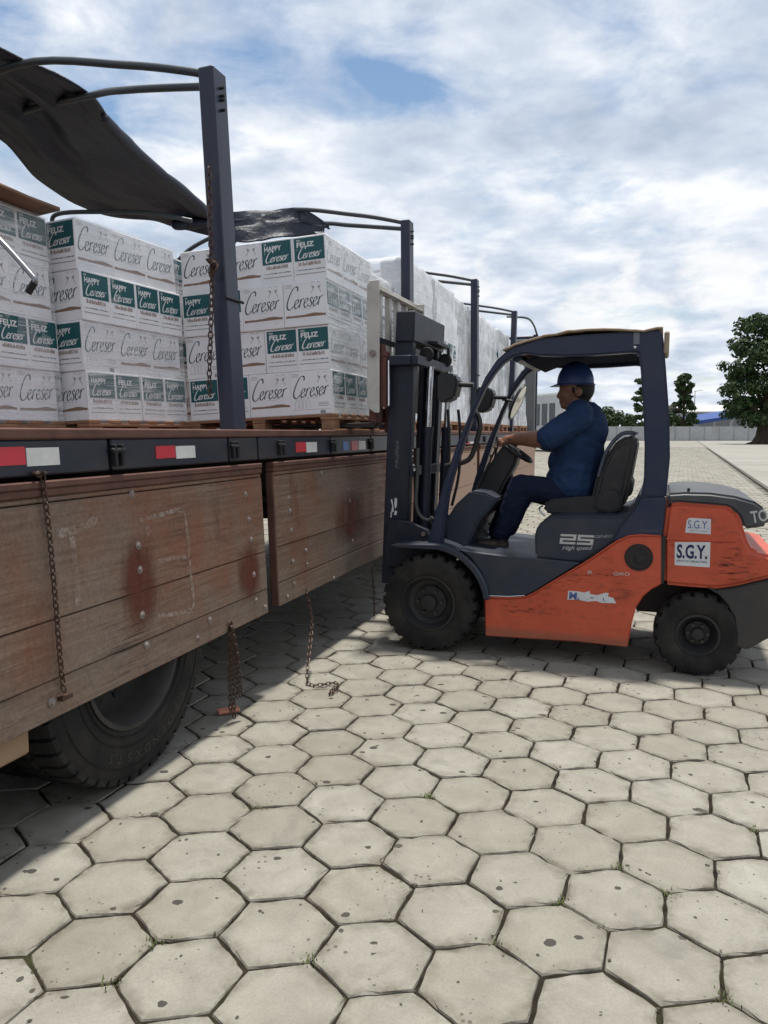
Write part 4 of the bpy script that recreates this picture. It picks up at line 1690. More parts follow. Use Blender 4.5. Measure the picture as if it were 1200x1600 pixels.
def film(xr, y0, y1, z0, z1, wx, mat, label, front=False, seed=0, lean=0.0, puff=0.012, rot=0.0):
    """wrap round the right, front and top edges of a load, slightly slack"""
    rr = random.Random(seed)
    path = []
    if front:
        n = 14
        path += [(xr - wx * (1 - k / n), y0 - 0.006) for k in range(n)]
    n = 18
    path += [(xr + 0.006, y0 - 0.004 + (y1 - y0 + .008) * k / n) for k in range(n + 1)]
    path += [(xr - wx * 0.25 * k / 3, y1 + 0.006) for k in range(1, 4)]
    nz = 26
    vs, fs = [], []
    for i, (x, y) in enumerate(path):
        for j in range(nz + 1):
            z = z0 + (z1 - z0) * j / nz
            q = puff * abs(mnoise.noise(Vector((i * 0.33 + seed, j * 0.27, seed)))) + 0.4 * puff * abs(mnoise.noise(Vector((i * 0.9, j * 0.9, seed + 4))))
            ox, oy = (q, 0) if x > xr else (0.0, -q)
            vs.append((x + ox + lean * z, y + oy, z))
    m = nz + 1
    for i in range(len(path) - 1):
        for j in range(nz):
            fs.append((i * m + j, (i + 1) * m + j, (i + 1) * m + j + 1, i * m + j + 1))
    # top lip folded inwards
    o = len(vs)
    for i, (x, y) in enumerate(path):
        p = vs[i * m + nz]
        vs.append((p[0] - 0.08 * (1 if x > xr - 0.3 else 0.3), p[1] + 0.02, p[2] + 0.012 + 0.01 * mnoise.noise(Vector((i * .6, seed, 1)))))
    for i in range(len(path) - 1):
        fs.append((i * m + nz, (i + 1) * m + nz, o + i + 1, o + i))
    mb = MB()
    mb.add(vs, fs)
    ob = mb.build('stretch_film', mat, None, CARGO_M @ Matrix.Translation((xr, y0, 0)) @ Matrix.Rotation(rot, 4, 'Z') @ Matrix.Translation((-xr, -y0, 0)), smooth=60)
    tag(ob, label, 'film', 'clear stretch film round the loads')
    return ob


BI = BODY_M.inverted()
# left row, seen where the right row has been unloaded
X2 = (BI @ at_lat(128, 500, -3.21)).x + 0.035
Y2 = 3.93
X1 = X2 - 0.17
Y1 = Y2 - 1.0
stack(X2, Y2, 4, 'stack beside the chained post', 'cartons of the stack left of the chained post', right_first='narrow', rot=-0.075)
stack(X1, Y1, 4, 'stack at the left edge', 'cartons of the stack at the left edge', right_first='wide')
stack(X2 - 0.04, Y2 + 1.02, 4, 'stack hidden behind the chained post', 'cartons of the stack hidden behind the chained post', right_first='wide')
pallet(X2 - 0.02, Y2 + 1.0, 'wooden pallet under the stack hidden behind the chained post')
pallet(X2 + .02, Y2 - .02, 'wooden pallet under the stack beside the chained post', rot=-0.075)
pallet(X1 + .02, Y1 - .02, 'pallet under the stack at the left edge')
film(X2, Y2, Y2 + 0.97, 0.11, 0.126 + 4 * CH + .005, 1.05, FILM_LIGHT, 'thin clear film on the stack beside the chained post', seed=3, rot=-0.075)
film(X1, Y1, Y1 + 0.97, 0.11, 0.126 + 4 * CH + .005, 1.05, FILM_LIGHT, 'thin clear film on the stack at the left edge', seed=8)
# cardboard cover on the leftmost stack
mb = MB()
vs = []
for i in range(7):
    for j in range(5):
        x = X1 + 0.13 - 1.1 * i / 6
        y = Y1 - 0.05 + 0.99 * j / 4
        vs.append((x, y, 0.126 + 4 * CH + 0.035 - 0.05 * max(0, (0.3 - i) / 1.0) + 0.02 * mnoise.noise(Vector((i * .7, j * .8, 2))) + 0.02 * (1 if i < 1 else 0)))
fs = [(i * 5 + j, (i + 1) * 5 + j, (i + 1) * 5 + j + 1, i * 5 + j + 1) for i in range(6) for j in range(4)]
mb.add(vs, fs)
cov = mb.build('cardboard_sheet', paint('kraft_board', (0.20, 0.115, 0.07), 0.8, dirt_amt=0.5, scale=4), None, CARGO_M, smooth=60)
sol = cov.modifiers.new('thick', 'SOLIDIFY')
sol.thickness = 0.02
tag(cov, 'brown cardboard sheet covering the top of the stack at the left edge', 'cardboard')

# load on the forks
X3 = (BI @ at_lat(518, 500, -1.985)).x
Y3 = 4.93
stack(X3, Y3, 4, 'load on the forks', 'cartons of the stack on the forks', right_first='narrow', fronts=True)
pallet(X3 + .02, Y3 - .02, 'pallet carrying the stack on the forks')
film(X3, Y3, Y3 + 0.97, 0.10, 0.126 + 4 * CH + .006, 1.05, FILM_MID, 'crinkled film over the right side of the stack on the forks', seed=5, puff=0.018)

# the row still on the truck beyond the forklift
far = [(5.98, 4, -0.10, FILM_MID), (7.1, 5, -0.05, FILM_HEAVY), (8.15, 5, -0.03, FILM_HEAVY), (9.2, 5, -0.08, FILM_HEAVY), (10.3, 5, -0.05, FILM_HEAVY),
       (11.35, 5, -0.08, FILM_HEAVY), (12.4, 5, -0.04, FILM_HEAVY), (13.45, 5, -0.09, FILM_HEAVY), (14.5, 5, -0.05, FILM_HEAVY)]
ORD = ['first', 'second', 'third', 'fourth', 'fifth', 'sixth', 'seventh', 'eighth', 'ninth']
for k, (y0, n, x, fm) in enumerate(far):
    nm = f'{ORD[k]} wrapped stack past the mast'
    stack(x - 0.03, y0, n, nm, f'cartons of {nm}', right_first='wide' if k % 2 else 'narrow')
    pallet(x, y0 - .02, f'wooden pallet under the {nm}')
    film(x - 0.03, y0, y0 + 0.97, 0.10, 0.126 + n * CH + .01, 1.05, fm, f'milky film round the {nm}', front=True, seed=20 + k, puff=0.03)
# ------------------------------------------------------------------ forklift
def mat_orange():
    g = G('orange_paint')
    v = g.coords('Object')
    s = g.coords('Object', scale=(1.2, 1, 3.5))
    a = g.noise(v, 3.5, 7, 0.65, 0.4)
    b = g.noise(s, 9, 7, 0.72, 0.8)
    f = g.noise(v, 70, 4, 0.6)
    c = g.ramp(a, [(0.3, (0.43, 0.062, 0.025)), (0.7, (0.54, 0.088, 0.036))])
    c = g.mix(g.ramp(b, [(0.52, 0.0), (0.68, 0.62)]), c, (0.19, 0.045, 0.025))
    c = g.mix(g.ramp(g.noise(v, 14, 8, 0.75, 1.0), [(0.64, 0.0), (0.67, 0.85)]), c, (0.045, 0.03, 0.025))
    c = g.mix(g.ramp(f, [(0.3, 0.25), (0.55, 0.0)]), c, (0.25, 0.06, 0.03))
    # dried mud band near the ground
    sep = g.n.new('ShaderNodeSeparateXYZ')
    g.l.new(v, sep.inputs[0])
    mud = g.math('SUBTRACT', g.math('MULTIPLY_ADD', a, 0.08, 0.17), sep.outputs['Z'])
    c = g.mix(g.ramp(g.math('MULTIPLY', mud, 9.0), [(0.0, 0.0), (0.35, 0.55)]), c, (0.17, 0.085, 0.05))
    g.bsdf(c, g.math('MULTIPLY_ADD', a, 0.3, 0.28), 0, g.bump(f, 0.08, 0.003), spec=0.45)
    return g.mat


M_ORANGE = mat_orange()
M_GUARD = paint('guard_paint', (0.016, 0.024, 0.056), 0.42, dirt=(0.055, 0.053, 0.054), dirt_amt=0.4, scale=5, chip=(0.11, 0.1, 0.09), chip_amt=-0.05)
M_PANEL = paint('grey_plastic', (0.021, 0.028, 0.046), 0.5, dirt=(0.07, 0.066, 0.06), dirt_amt=0.5, scale=3.5, chip=(0.12, 0.11, 0.1), chip_amt=-0.06)
M_LID = paint('grey_lid', (0.052, 0.055, 0.06), 0.45, dirt=(0.13, 0.125, 0.115), dirt_amt=0.6, scale=4)
M_IRON = paint('dark_iron', (0.040, 0.038, 0.037), 0.75, dirt=(0.09, 0.072, 0.058), dirt_amt=0.6, scale=5)
M_MAST = paint('mast_paint', (0.009, 0.013, 0.028), 0.5, dirt=(0.05, 0.045, 0.04), dirt_amt=0.5, scale=5, chip=(0.10, 0.07, 0.05), chip_amt=-0.04, streak=(1.5, 1.5, .4))
M_CHROME = paint('chrome_rod', (0.62, 0.62, 0.63), 0.18, dirt_amt=0.1, metal=1.0)
M_WFRAME = paint('chipped_white', (0.52, 0.50, 0.46), 0.6, dirt=(0.25, 0.22, 0.18), dirt_amt=0.6, chip=(0.035, 0.03, 0.03), chip_amt=0.035, scale=5)
M_REDIRON = paint('oxide_red', (0.10, 0.028, 0.022), 0.6, dirt=(0.05, 0.03, 0.025), dirt_amt=0.7, scale=8)
M_SEAT = paint('seat_vinyl', (0.021, 0.020, 0.021), 0.5, dirt=(0.07, 0.058, 0.05), dirt_amt=0.55, scale=6, bump=0.3)
M_BLACK = paint('black_plastic', (0.012, 0.012, 0.014), 0.45, dirt_amt=0.25, scale=8)
M_DECAL = paint('decal_silver', (0.50, 0.49, 0.47), 0.5, dirt_amt=0.2, scale=12)
M_STICK = paint('sticker_white', (0.62, 0.62, 0.63), 0.4, dirt_amt=0.15, scale=12)
M_SINK = paint('sticker_ink', (0.015, 0.02, 0.075), 0.4, dirt_amt=0.05)
M_SINK2 = paint('sticker_ink_faded', (0.06, 0.11, 0.30), 0.4, dirt_amt=0.1)
M_MIRROR = paint('mirror_glass', (0.75, 0.76, 0.74), 0.08, dirt_amt=0.1, metal=0.9)
M_LENS = paint('lamp_lens', (0.12, 0.085, 0.08), 0.15, dirt_amt=0.3)
M_TAN = paint('worn_tan_board', (0.33, 0.25, 0.17), 0.8, dirt=(0.17, 0.12, 0.08), dirt_amt=0.6, scale=6)

fork = empty('forklift', FORK_M)
tag(fork, 'orange and dark grey counterbalance forklift lifting a pallet at the truck', 'forklift')


def fprism(name, pix, y0, y1, mat, bevel=0.006, y_ref=None, parent=None, seg=1, smooth=35):
    yr = y0 if y_ref is None else y_ref
    mb = MB()
    mb.prism([fk(a, b, yr) for a, b in pix], y0, y1)
    return mb.build(name, mat, parent or fork, bevel=bevel, seg=seg, smooth=smooth)


YN, YF = 0.03, 1.13                              # near and far sides of the body
frame = fprism('frame_panel', [(757, 934), (790, 935.5), (820, 934), (832, 929), (860, 911), (924, 874), (965, 846), (982, 838), (1003, 836.5), (1034, 838), (1034, 913),
                               (1018, 921), (1005, 932), (994, 949), (987, 975), (981, 1012), (900, 1003), (758, 994)], YN, YF, M_ORANGE, 0.008)
# raised bead along the upper edge
mb = MB()
bead = [fk(a, b, YN) for a, b in [(758, 933), (795, 934.5), (822, 933), (834, 927), (924, 873), (965, 845), (983, 837.5), (1003, 836), (1033, 838)]]
mb.tube([(x, YN + 0.002, z) for x, z in bead], 0.006, 6)
mb.build('panel_bead', M_ORANGE, fork, smooth=60)
mb = MB()
bead = [fk(a, b, YN) for a, b in [(758, 930.5), (795, 932), (820, 930.5)]]
mb.tube([(x, YN, z) for x, z in bead], 0.004, 6)
mb.build('step_trim', M_CHROME, fork, smooth=60)
fprism('step_panel', [(764, 931), (795, 933), (820, 931.5), (833, 926), (907, 880), (838, 872.5), (790, 868), (750, 863), (716, 858), (735, 872), (752, 895)], YN + 0.01, YF - .01, M_PANEL, 0.008)
fprism('floor_plate', [(700, 862), (836, 872), (836, 877), (700, 868)], 0.30, 0.85, M_PANEL, 0.003)
hood = fprism('seat_hood', [(836, 869), (835, 838), (838, 826), (846, 814), (857, 808), (900, 806), (962, 807), (985, 800), (1000, 770), (1015, 770), (1015, 838), (1003, 836), (983, 838), (965, 845), (908, 880), (880, 878), (842, 874)], YN + 0.045, YF - .045, M_PANEL, 0.02, seg=2)
fprism('pillar_foot', [(958, 846), (968, 826), (990, 800), (1002, 778), (1041, 778), (1036, 837.5), (1003, 835.5), (983, 837)], YN + .004, YN + .09, M_GUARD, 0.006)
fprism('pillar_foot', [(958, 846), (968, 826), (990, 800), (1002, 778), (1041, 778), (1036, 837.5), (1003, 835.5), (983, 837)], YF - .094, YF - 0.004, M_GUARD, 0.006, y_ref=YN)

# counterweight, its dark skirt and the grey lid
cw = fprism('counterweight', [(1036, 838), (1043, 788), (1060, 785), (1135, 791), (1150, 797), (1158, 812), (1168, 845), (1176, 863), (1210, 869), (1228, 875), (1226, 900), (1200, 905), (1150, 917), (1120, 921), (1080, 918), (1036, 914)], YN, YF, M_ORANGE, 0.025, seg=3)
fprism('counterweight_skirt', [(1104, 918), (1120, 922.5), (1150, 918.5), (1200, 906.5), (1224, 902), (1219, 985), (1198, 999), (1167, 1016), (1148, 1009), (1150, 985), (1147, 965), (1138, 946), (1124, 930)], YN + 0.004, YF - .004, M_IRON, 0.015, seg=2)
fprism('radiator_lid', [(1043, 787), (1042, 771), (1070, 769), (1110, 770), (1148, 775), (1180, 784), (1196, 795), (1202, 808), (1200, 822), (1162, 827.5), (1155, 808), (1146, 798), (1134, 792), (1060, 786)], YN + 0.012, YF - .012, M_LID, 0.018, seg=3)
mb = MB()
x, z = fk(1075, 772, 0.1)
mb.tube([(x, 0.1, z - 0.02), (x + .003, 0.1, z + 0.035)], 0.008, 8)
mb.build('lid_catch', M_CHASSIS, fork)
mb = MB()                                        # seam between body and counterweight, horizontal feature line
x, z = fk(1035, 838, YN)
mb.box((x - 0.006, YN + 0.004, fk(1035, 912, YN)[1]), (x + 0.02, YF - .01, fk(1035, 838, YN)[1]))
mb.build('panel_seam', M_BLACK, fork)
mb = MB()
pa, pb = fk(1042, 842, YN), fk(1150, 846, YN)
mb.tube([(pa[0], YN + 0.001, pa[1]), (pb[0], YN + 0.001, pb[1])], 0.0065, 6)
mb.build('feature_line', M_ORANGE, cw, smooth=60)
# rear axle block
mb = MB()
mb.box((1.5, 0.25, 0.16), (1.8, 0.9, 0.36))
mb.box((1.3, 0.35, 0.3), (1.95, 0.8, 0.5))
mb.build('rear_axle', M_IRON, fork, bevel=0.01)
mb = MB()
mb.box((-0.12, 0.24, 0.2), (0.45, 0.92, 0.52))
mb.build('front_axle', M_IRON, fork, bevel=0.02)

# filler opening
hx, hz = fk(998, 871, YN)
mb = MB()
mb.lathe([(0.083, 0.0), (0.080, -0.006), (0.070, -0.006), (0.066, 0.004), (0.064, 0.05), (0.0, 0.055)], 32, M=Matrix.Translation((hx, YN - 0.001, hz)))
mb.lathe([(0.066, -0.001), (0.066, -0.003), (0.0, -0.0035)], 28, M=Matrix.Translation((hx, YN + 0.0, hz)))
mb.build('filler_port', M_BLACK, frame, smooth=40)
mb = MB()
mb.ball((hx + .004, YN - 0.002, hz - 0.012), (0.034, 0.012, 0.03), 14, 8)
mb.build('filler_cap', M_CHASSIS, frame, smooth=60)

# front fender
mb = MB()
cx, cz = 0.0, 0.325
pts_o, pts_i = [], []
for k in range(14):
    a = R(8 + (80 - 8) * k / 13)
    pts_o.append((cx + 0.415 * math.cos(a), cz + 0.405 * math.sin(a)))
    pts_i.append((cx + 0.375 * math.cos(a), cz + 0.367 * math.sin(a)))
top = [(-0.22, 0.715), (-0.27, 0.70)]
bot = [(-0.2, 0.688)]
mb.prism(pts_o + top + bot + pts_i[::-1], 0.0, 0.30)
mb.build('fender', M_PANEL, fork, bevel=0.006)
mb = MB()
mb.prism(pts_o + top + bot + pts_i[::-1], YF + .03 - 0.30, YF + .03)
mb.build('fender', M_PANEL, fork, bevel=0.006)

# overhead guard: one bent side frame each side, bars across
side = [(666, 850), (680, 800), (692, 757), (713, 695), (738, 634), (757, 590), (775, 563), (797, 543), (838, 529), (920, 522), (1000, 517), (1022, 514), (1034, 516), (1037, 530), (1041, 580), (1046, 650), (1047, 715), (1041, 779),
        (1001, 779), (1006, 745), (1007, 700), (1005, 640), (1001, 580), (998, 552), (985, 551), (930, 555), (880, 557), (845, 556), (820, 553), (803, 557), (787, 567), (773, 583), (758, 606), (742, 641), (725, 690), (709, 740), (700, 775), (690, 852)]
YA, YB = 0.075, 1.005
for y0 in (YA, YB):
    fprism('guard_frame', side, y0, y0 + 0.075, M_GUARD, 0.012, y_ref=YA, seg=2)
xr, zr = fk(1020, 525, YA)
xf, zf = fk(800, 552, YA)
x8, z8 = fk(850, 536, YA)
for k in range(6):
    t = k / 5
    x = x8 + (xr - x8) * t
    z = z8 + (zr - z8) * t - 0.03
    mb = MB()
    mb.box((x - 0.02, YA + .075, z - 0.015), (x + 0.02, YB, z + 0.015))
    mb.build('guard_bar', M_GUARD, fork, bevel=0.004)
mb = MB()
mb.tube([(xf + .02, YA + .07, zf - .02), (xf + .02, YB, zf - .02)], 0.03, 8)
mb.build('guard_bar', M_GUARD, fork, smooth=60)
mb = MB()
mb.prism([(x8 - .12, z8 - .11), (x8, z8 - .065), (xr, zr - .065), (xr, zr - .05), (x8, z8 - .05), (x8 - .12, z8 - .095)], YA + .076, YB - .001)
mb.build('roof_shade_sheet', paint('matte_underside', (0.012, 0.016, 0.03), 0.95, dirt_amt=0.2, spec=0.03), fork)  # dark sheet added so the roof underside reads as shade
# worn board tied on the roof
mb = MB()
vs, fs = [], []
nx, ny = 26, 10
xa, za = fk(786, 543, YA)
xb, zb = fk(1036, 511, YA)
for i in range(nx + 1):
    for j in range(ny + 1):
        t = i / nx
        x = xa + (xb - xa) * t
        prof = za + (zb - za) * t + 0.05 * math.sin(math.pi * min(1, t * 1.15)) - 0.012 * (1 if t < .05 else 0)
        z = prof + 0.010 * mnoise.noise(Vector((i * .5, j * .6, 3)))
        vs.append((x, YA - 0.015 + (YB + 0.11 - YA) * j / ny, z))
for i in range(nx):
    for j in range(ny):
        fs.append((i * (ny + 1) + j, (i + 1) * (ny + 1) + j, (i + 1) * (ny + 1) + j + 1, i * (ny + 1) + j + 1))
mb.add(vs, fs)
rb_ = mb.build('roof_board', M_TAN, fork, smooth=60)
sl = rb_.modifiers.new('thick', 'SOLIDIFY')
sl.thickness = 0.012
mb = MB()
x1, z1 = fk(1040, 545, YA)
mb.box((x1 - .01, YA - .012, z1 - 0.03), (x1 + 0.02, YA + 0.3, z1 + 0.10))
mb.build('roof_flap', M_TAN, fork, bevel=0.008)
# tie strap and rivet on the roof corner
mb = MB()
x1, z1 = fk(996, 530, YA)
mb.box((x1 - .022, YA - .004, z1 - 0.03), (x1 + 0.012, YA + 0.002, z1 + 0.04))
mb.build('tie_strap', paint('pale_strap', (0.16, 0.17, 0.2), 0.6), fork)
mb = MB()
x1, z1 = fk(992, 543, YA)
mb.ball((x1, YA - .003, z1), 0.012)
mb.build('rivet', M_CHROME, fork)

# ------------------------------------------------------------------ mast
TILT = 0.040


def MT(x, y, z):
    return Vector((x + (z - 0.5) * TILT, y, z))


def mbox(mb, lo, hi):
    vs = [MT(x, y, z) for z in (lo[2], hi[2]) for (x, y) in ((lo[0], lo[1]), (hi[0], lo[1]), (hi[0], hi[1]), (lo[0], hi[1]))]
    mb.add(vs, [(0, 3, 2, 1), (4, 5, 6, 7), (0, 1, 5, 4), (1, 2, 6, 5), (2, 3, 7, 6), (3, 0, 4, 7)])


y_n, y_f = 0.20, 0.96
xm = fk(601, 800, y_n)[0] - (1.0 - 0.5) * TILT
for y0, s in ((y_n, 1), (y_f, -1)):
    mb = MB()
    a, b = sorted((y0, y0 + s * 0.02))
    mbox(mb, (xm, a, 0.40), (xm + 0.17, b, 1.97))
    a, b = sorted((y0 + s * .02, y0 + s * 0.09))
    mbox(mb, (xm, a, 0.40), (xm + 0.022, b, 1.97))
    mbox(mb, (xm + 0.148, a, 0.40), (xm + 0.17, b, 1.97))
    mb.build('outer_mast_channel', M_MAST, fork, bevel=0.004)
    mb = MB()
    a, b = sorted((y0 + s * 0.024, y0 + s * 0.045))
    mbox(mb, (xm + 0.024, a, 0.42), (xm + 0.155, b, 2.26))
    a, b = sorted((y0 + s * .045, y0 + s * 0.11))
    mbox(mb, (xm + 0.024, a, 0.42), (xm + 0.046, b, 2.26))
    mbox(mb, (xm + 0.125, a, 0.42), (xm + 0.1465, b, 2.26))
    mb.build('inner_mast_channel', M_MAST, fork, bevel=0.004)
mb = MB()
mbox(mb, (xm + 0.03, y_n + .002, 2.06), (xm + 0.165, y_f - .002, 2.262))
mb.build('top_cross_head', M_MAST, fork, bevel=0.008)
mb = MB()
mbox(mb, (xm + 0.172, y_n - .06, 1.90), (xm + 0.215, y_f + .10, 1.965))
mbox(mb, (xm - 0.012, y_n - .06, 1.90), (xm + 0.171, y_n - .002, 1.965))
mb.build('upper_tie_beam', M_MAST, fork, bevel=0.006)
mb = MB()
mbox(mb, (xm + 0.172, y_n, 0.55), (xm + 0.21, y_f, 0.67))
mbox(mb, (xm + 0.172, y_n, 1.15), (xm + 0.20, y_f, 1.22))
mb.build('lower_tie_beam', M_MAST, fork, bevel=0.006)
mb = MB()                                        # hook bracket behind the head
mbox(mb, (xm + 0.166, 0.55, 2.075), (xm + 0.23, 0.9, 2.10))
mbox(mb, (xm + 0.215, 0.86, 2.0), (xm + 0.235, 0.9, 2.0745))
mb.build('hook_bracket', M_MAST, fork, bevel=0.003)
for y in (y_n + 0.14, y_f - 0.14):
    mb = MB()
    mb.tube([MT(xm + .25, y, 0.35), MT(xm + .25, y, 1.45)], 0.034, 12)
    mb.tube([MT(xm + .25, y, 1.45), MT(xm + .25, y, 1.49)], 0.04, 12)
    cy = mb.build('lift_cylinder', M_MAST, fork, smooth=50)
    mb = MB()
    mb.tube([MT(xm + .25, y, 1.49), MT(xm + .25, y, 1.9)], 0.021, 12)
    mb.build('piston_rod', M_CHROME, cy, smooth=50)
    mb = MB()                                    # chain wheel at the head
    mb.lathe([(0.0, -0.02), (0.046, -0.02), (0.05, -0.012), (0.04, 0.0), (0.05, 0.012), (0.046, 0.02), (0.0, 0.02)], 20, M=Matrix.Translation(MT(xm + .2, y + .06, 1.99)))
    mb.build('chain_wheel', M_CHASSIS, fork, smooth=40)
    mb = MB()
    for dy in (-.012, .012):
        mb.box((-0.004, dy - .008, 0), (0.004, dy + .008, 1.35), M=Matrix.Translation(MT(xm + .13, y + .06, 0.65)))
    mb.build('lift_chain', M_CHAIN, fork)
hoses = [[(653, 700), (652, 745), (650, 785), (656, 805), (668, 813), (676, 808)], [(668, 640), (669, 720), (668, 790), (674, 820)], [(700, 640), (702, 700), (699, 770), (690, 800)], [(716, 640), (719, 680), (717, 740), (706, 790)]]
for k, h_ in enumerate(hoses):
    mb = MB()
    y = 0.24 + 0.14 * k
    mb.tube(smooth_path([(*[fk(a, b, y)[0]], y, fk(a, b, y)[1]) for a, b in h_], 5), 0.011 if k else 0.013, 8)
    mb.build('hydraulic_hose', paint('hose_grey', (0.06, 0.065, 0.06), 0.5, dirt_amt=0.4) if k == 0 else M_BLACK, fork, smooth=60)
# mast lettering and scuffs
def mast_face(px, py):
    x, z = fk(px, py, y_n)
    return x, z


FRONTM = lambda x, y, z: Matrix(((1, 0, 0, x), (0, 0, -1, y), (0, 1, 0, z), (0, 0, 0, 1)))
mb = MB()
x, z = mast_face(623, 733)
put_text(mb, 'Midflex', 0, 0, 0.028, M=FRONTM(x, y_n - 0.001, z), width=0.20, rot=R(90), shear=0.3)
mb.build('mast_lettering', paint('dull_lettering', (0.13, 0.14, 0.16), 0.5), fork, smooth=0)
mb = MB()
x, z = mast_face(611, 795)
for k, poly in enumerate([[(0, 0), (.02, .012), (.018, .05), (.008, .10), (-.002, .09), (.01, .05)], [(.03, .03), (.042, .05), (.045, .10), (.028, .11), (.024, .07)], [(.02, -.01), (.04, -.012), (.045, .015), (.03, .02)], [(-.004, -.03), (.004, -.03), (.006, .0), (-.002, .01)]]):
    mb.add([(a, b - 0.03, 0) for a, b in poly], [list(range(len(poly)))], 0, FRONTM(x, y_n - 0.001, z))
mb.build('torn_sticker', M_STICK, fork, smooth=0)
mb = MB()
for (a, b, w, h_) in ((644, 705, .01, .012), (644, 714, .01, .010), (645, 728, .014, .012), (646, 736, .014, .02)):
    x, z = fk(a, b, y_n)
    mb.box((x, y_n - .002, z), (x + w, y_n - .0005, z + h_))
mb.build('gauge_mark', M_DECAL, fork)
# mast foot and tilt gusset
fprism('mast_foot', [(600, 850), (608, 812), (640, 815), (668, 828), (676, 850), (672, 885), (603, 885)], 0.16, 0.20, M_MAST, 0.006)
fprism('mast_foot', [(600, 850), (608, 812), (640, 815), (668, 828), (676, 850), (672, 885), (603, 885)], 0.96, 1.0, M_MAST, 0.006, y_ref=0.16)
mb = MB()
x, z = fk(662, 834, 0.15)
mb.tube([(x, 0.135, z), (x, 0.17, z)], 0.016, 8)
mb.build('pivot_pin', M_CHROME, fork, smooth=40)

# ------------------------------------------------------------------ carriage, backrest, forks
xc = xm - 0.06 + 0.04
mb = MB()
mb.box((xc - 0.045, 0.12, 1.52), (xc, 1.04, 1.62))
mb.box((xc - 0.045, 0.12, 1.86), (xc, 1.04, 1.95))
for y in (0.30, 0.82):
    mb.box((xc + .001, y, 1.45), (xc + 0.03, y + 0.05, 2.0))
carr = mb.build('carriage', M_REDIRON, fork, bevel=0.006)
mb = MB()
xq, zq = fk(598, 545, 0.14)
xq2, zq2 = fk(596, 632, 0.14)
mb.tube([(xq, 0.14, zq2 - .02), (xq, 0.14, zq - .05)], 0.036, 14)
mb.tube([(xq, 0.14, zq - .05), (xq, 0.14, zq - .02)], [0.045, 0.045], 12)
mb.tube([(xq, 0.14, zq - .02), (xq, 0.14, zq + .03)], [0.024, 0.02], 8)
mb.build('side_shift_cylinder', M_REDIRON, fork, smooth=40)
mb = MB()
mb.tube([(xq + .045, 0.13, zq2 - .01), (xq + .045, 0.13, zq - .08)], 0.009, 8)
mb.build('side_shift_rod', M_CHROME, fork, smooth=40)
ybn, ybf = 0.06, 1.10
xa, zt_ = fk(573, 438, ybn)
xb2, _ = fk(592, 438, ybn)
_, zb_ = fk(575, 638, ybn)
back = empty('load_backrest')
back.parent = fork
xt = lambda z: xa + (z - zb_) * 0.012
mb = MB()
mb.prism([(xa + 0.005, zb_), (xa, zb_ + .03), (xa, zt_ - .03), (xa + .02, zt_), (xb2, zt_), (xb2, zb_ - .03), (xb2 - .03, zb_ - .03)], ybn, ybn + 0.016)
mb.build('backrest_side', M_WFRAME, back, bevel=0.004)
mb = MB()
mb.prism([(xa + 0.005, zb_), (xa, zb_ + .03), (xa, zt_ - .03), (xa + .02, zt_), (xb2, zt_), (xb2, zb_ - .03), (xb2 - .03, zb_ - .03)], ybf - 0.016, ybf)
mb.build('backrest_side', M_WFRAME, back, bevel=0.004)
mb = MB()
mb.box((xa + .012, ybn + .0165, zt_ - 0.06), (xa + 0.03, ybf - .0165, zt_ - .002))
mb.box((xa + .0305, ybn + .0165, zt_ - 0.06), (xb2 - .004, ybf - .0165, zt_ - .05))
mb.build('backrest_top', M_WFRAME, back, bevel=0.003)
for k in range(5):
    y = ybn + 0.13 + k * 0.185
    mb = MB()
    mb.box((xa + .012, y, zb_ + .25), (xa + 0.05, y + 0.045, zt_ - .061))
    mb.build('backrest_bar', M_WFRAME, back, bevel=0.003)
mb = MB()
mb.box((xa + .051, ybn + .0165, zt_ - 0.40), (xa + 0.075, ybf - .0165, zt_ - .365))
mb.build('backrest_rail', M_MAST, back, bevel=0.003)
mb = MB()
x1, z1 = fk(583, 552, ybn)
mb.tube([(x1, ybn - .016, z1), (x1, ybn, z1)], 0.022, 10)
mb.build('backrest_bolt', M_ZINC, back, smooth=40)
for y in (0.30, 0.80):
    mb = MB()
    z0 = 1.487
    xs = xc - 0.047
    mb.prism([(xs, 2.0), (xs - 0.04, 2.0), (xs - 0.04, z0 + 0.045), (xs - 0.07, z0 + 0.034), (xs - 1.05, z0 + 0.012), (xs - 1.07, z0), (xs - 0.03, z0), (xs, z0 + 0.03)], y, y + 0.11)
    mb.build('fork', M_IRON, fork, bevel=0.004)

# ------------------------------------------------------------------ wheels
def fork_wheel(x, y, Rr, W, rim_r, lugs, side):
    me = tyre_mesh('tyre', Rr, W, rim_r, lugs, 0.02, M_RUBBER, 0.6)
    M = Matrix.Translation((x, y, Rr)) if side > 0 else Matrix.Translation((x, y, Rr)) @ Matrix.Rotation(math.pi, 4, 'Z')
    w = link('wheel', me, fork, M)
    mb = MB()
    mb.lathe([(rim_r + .006, 0.016), (rim_r + .008, 0.003), (rim_r - 0.006, 0.001), (rim_r - 0.014, 0.02), (rim_r - 0.03, 0.06), (rim_r * 0.62, 0.075), (rim_r * 0.60, 0.06), (rim_r * 0.3, 0.055), (rim_r * 0.28, 0.02), (0.0, 0.014)], 36)
    rim = mb.build('rim', paint('dark_rim', (0.016, 0.016, 0.017), 0.6, dirt=(0.035, 0.032, 0.028), dirt_amt=0.7, scale=9), w, smooth=40)
    mb = MB()
    for k in range(6):
        a = 2 * math.pi * k / 6
        r = rim_r * 0.46
        mb.tube([(r * math.cos(a), 0.058, r * math.sin(a)), (r * math.cos(a), 0.038, r * math.sin(a))], 0.012, 6)
    tag(mb.build('wheel_nut', M_RIM, w), kind='stuff')
    return w


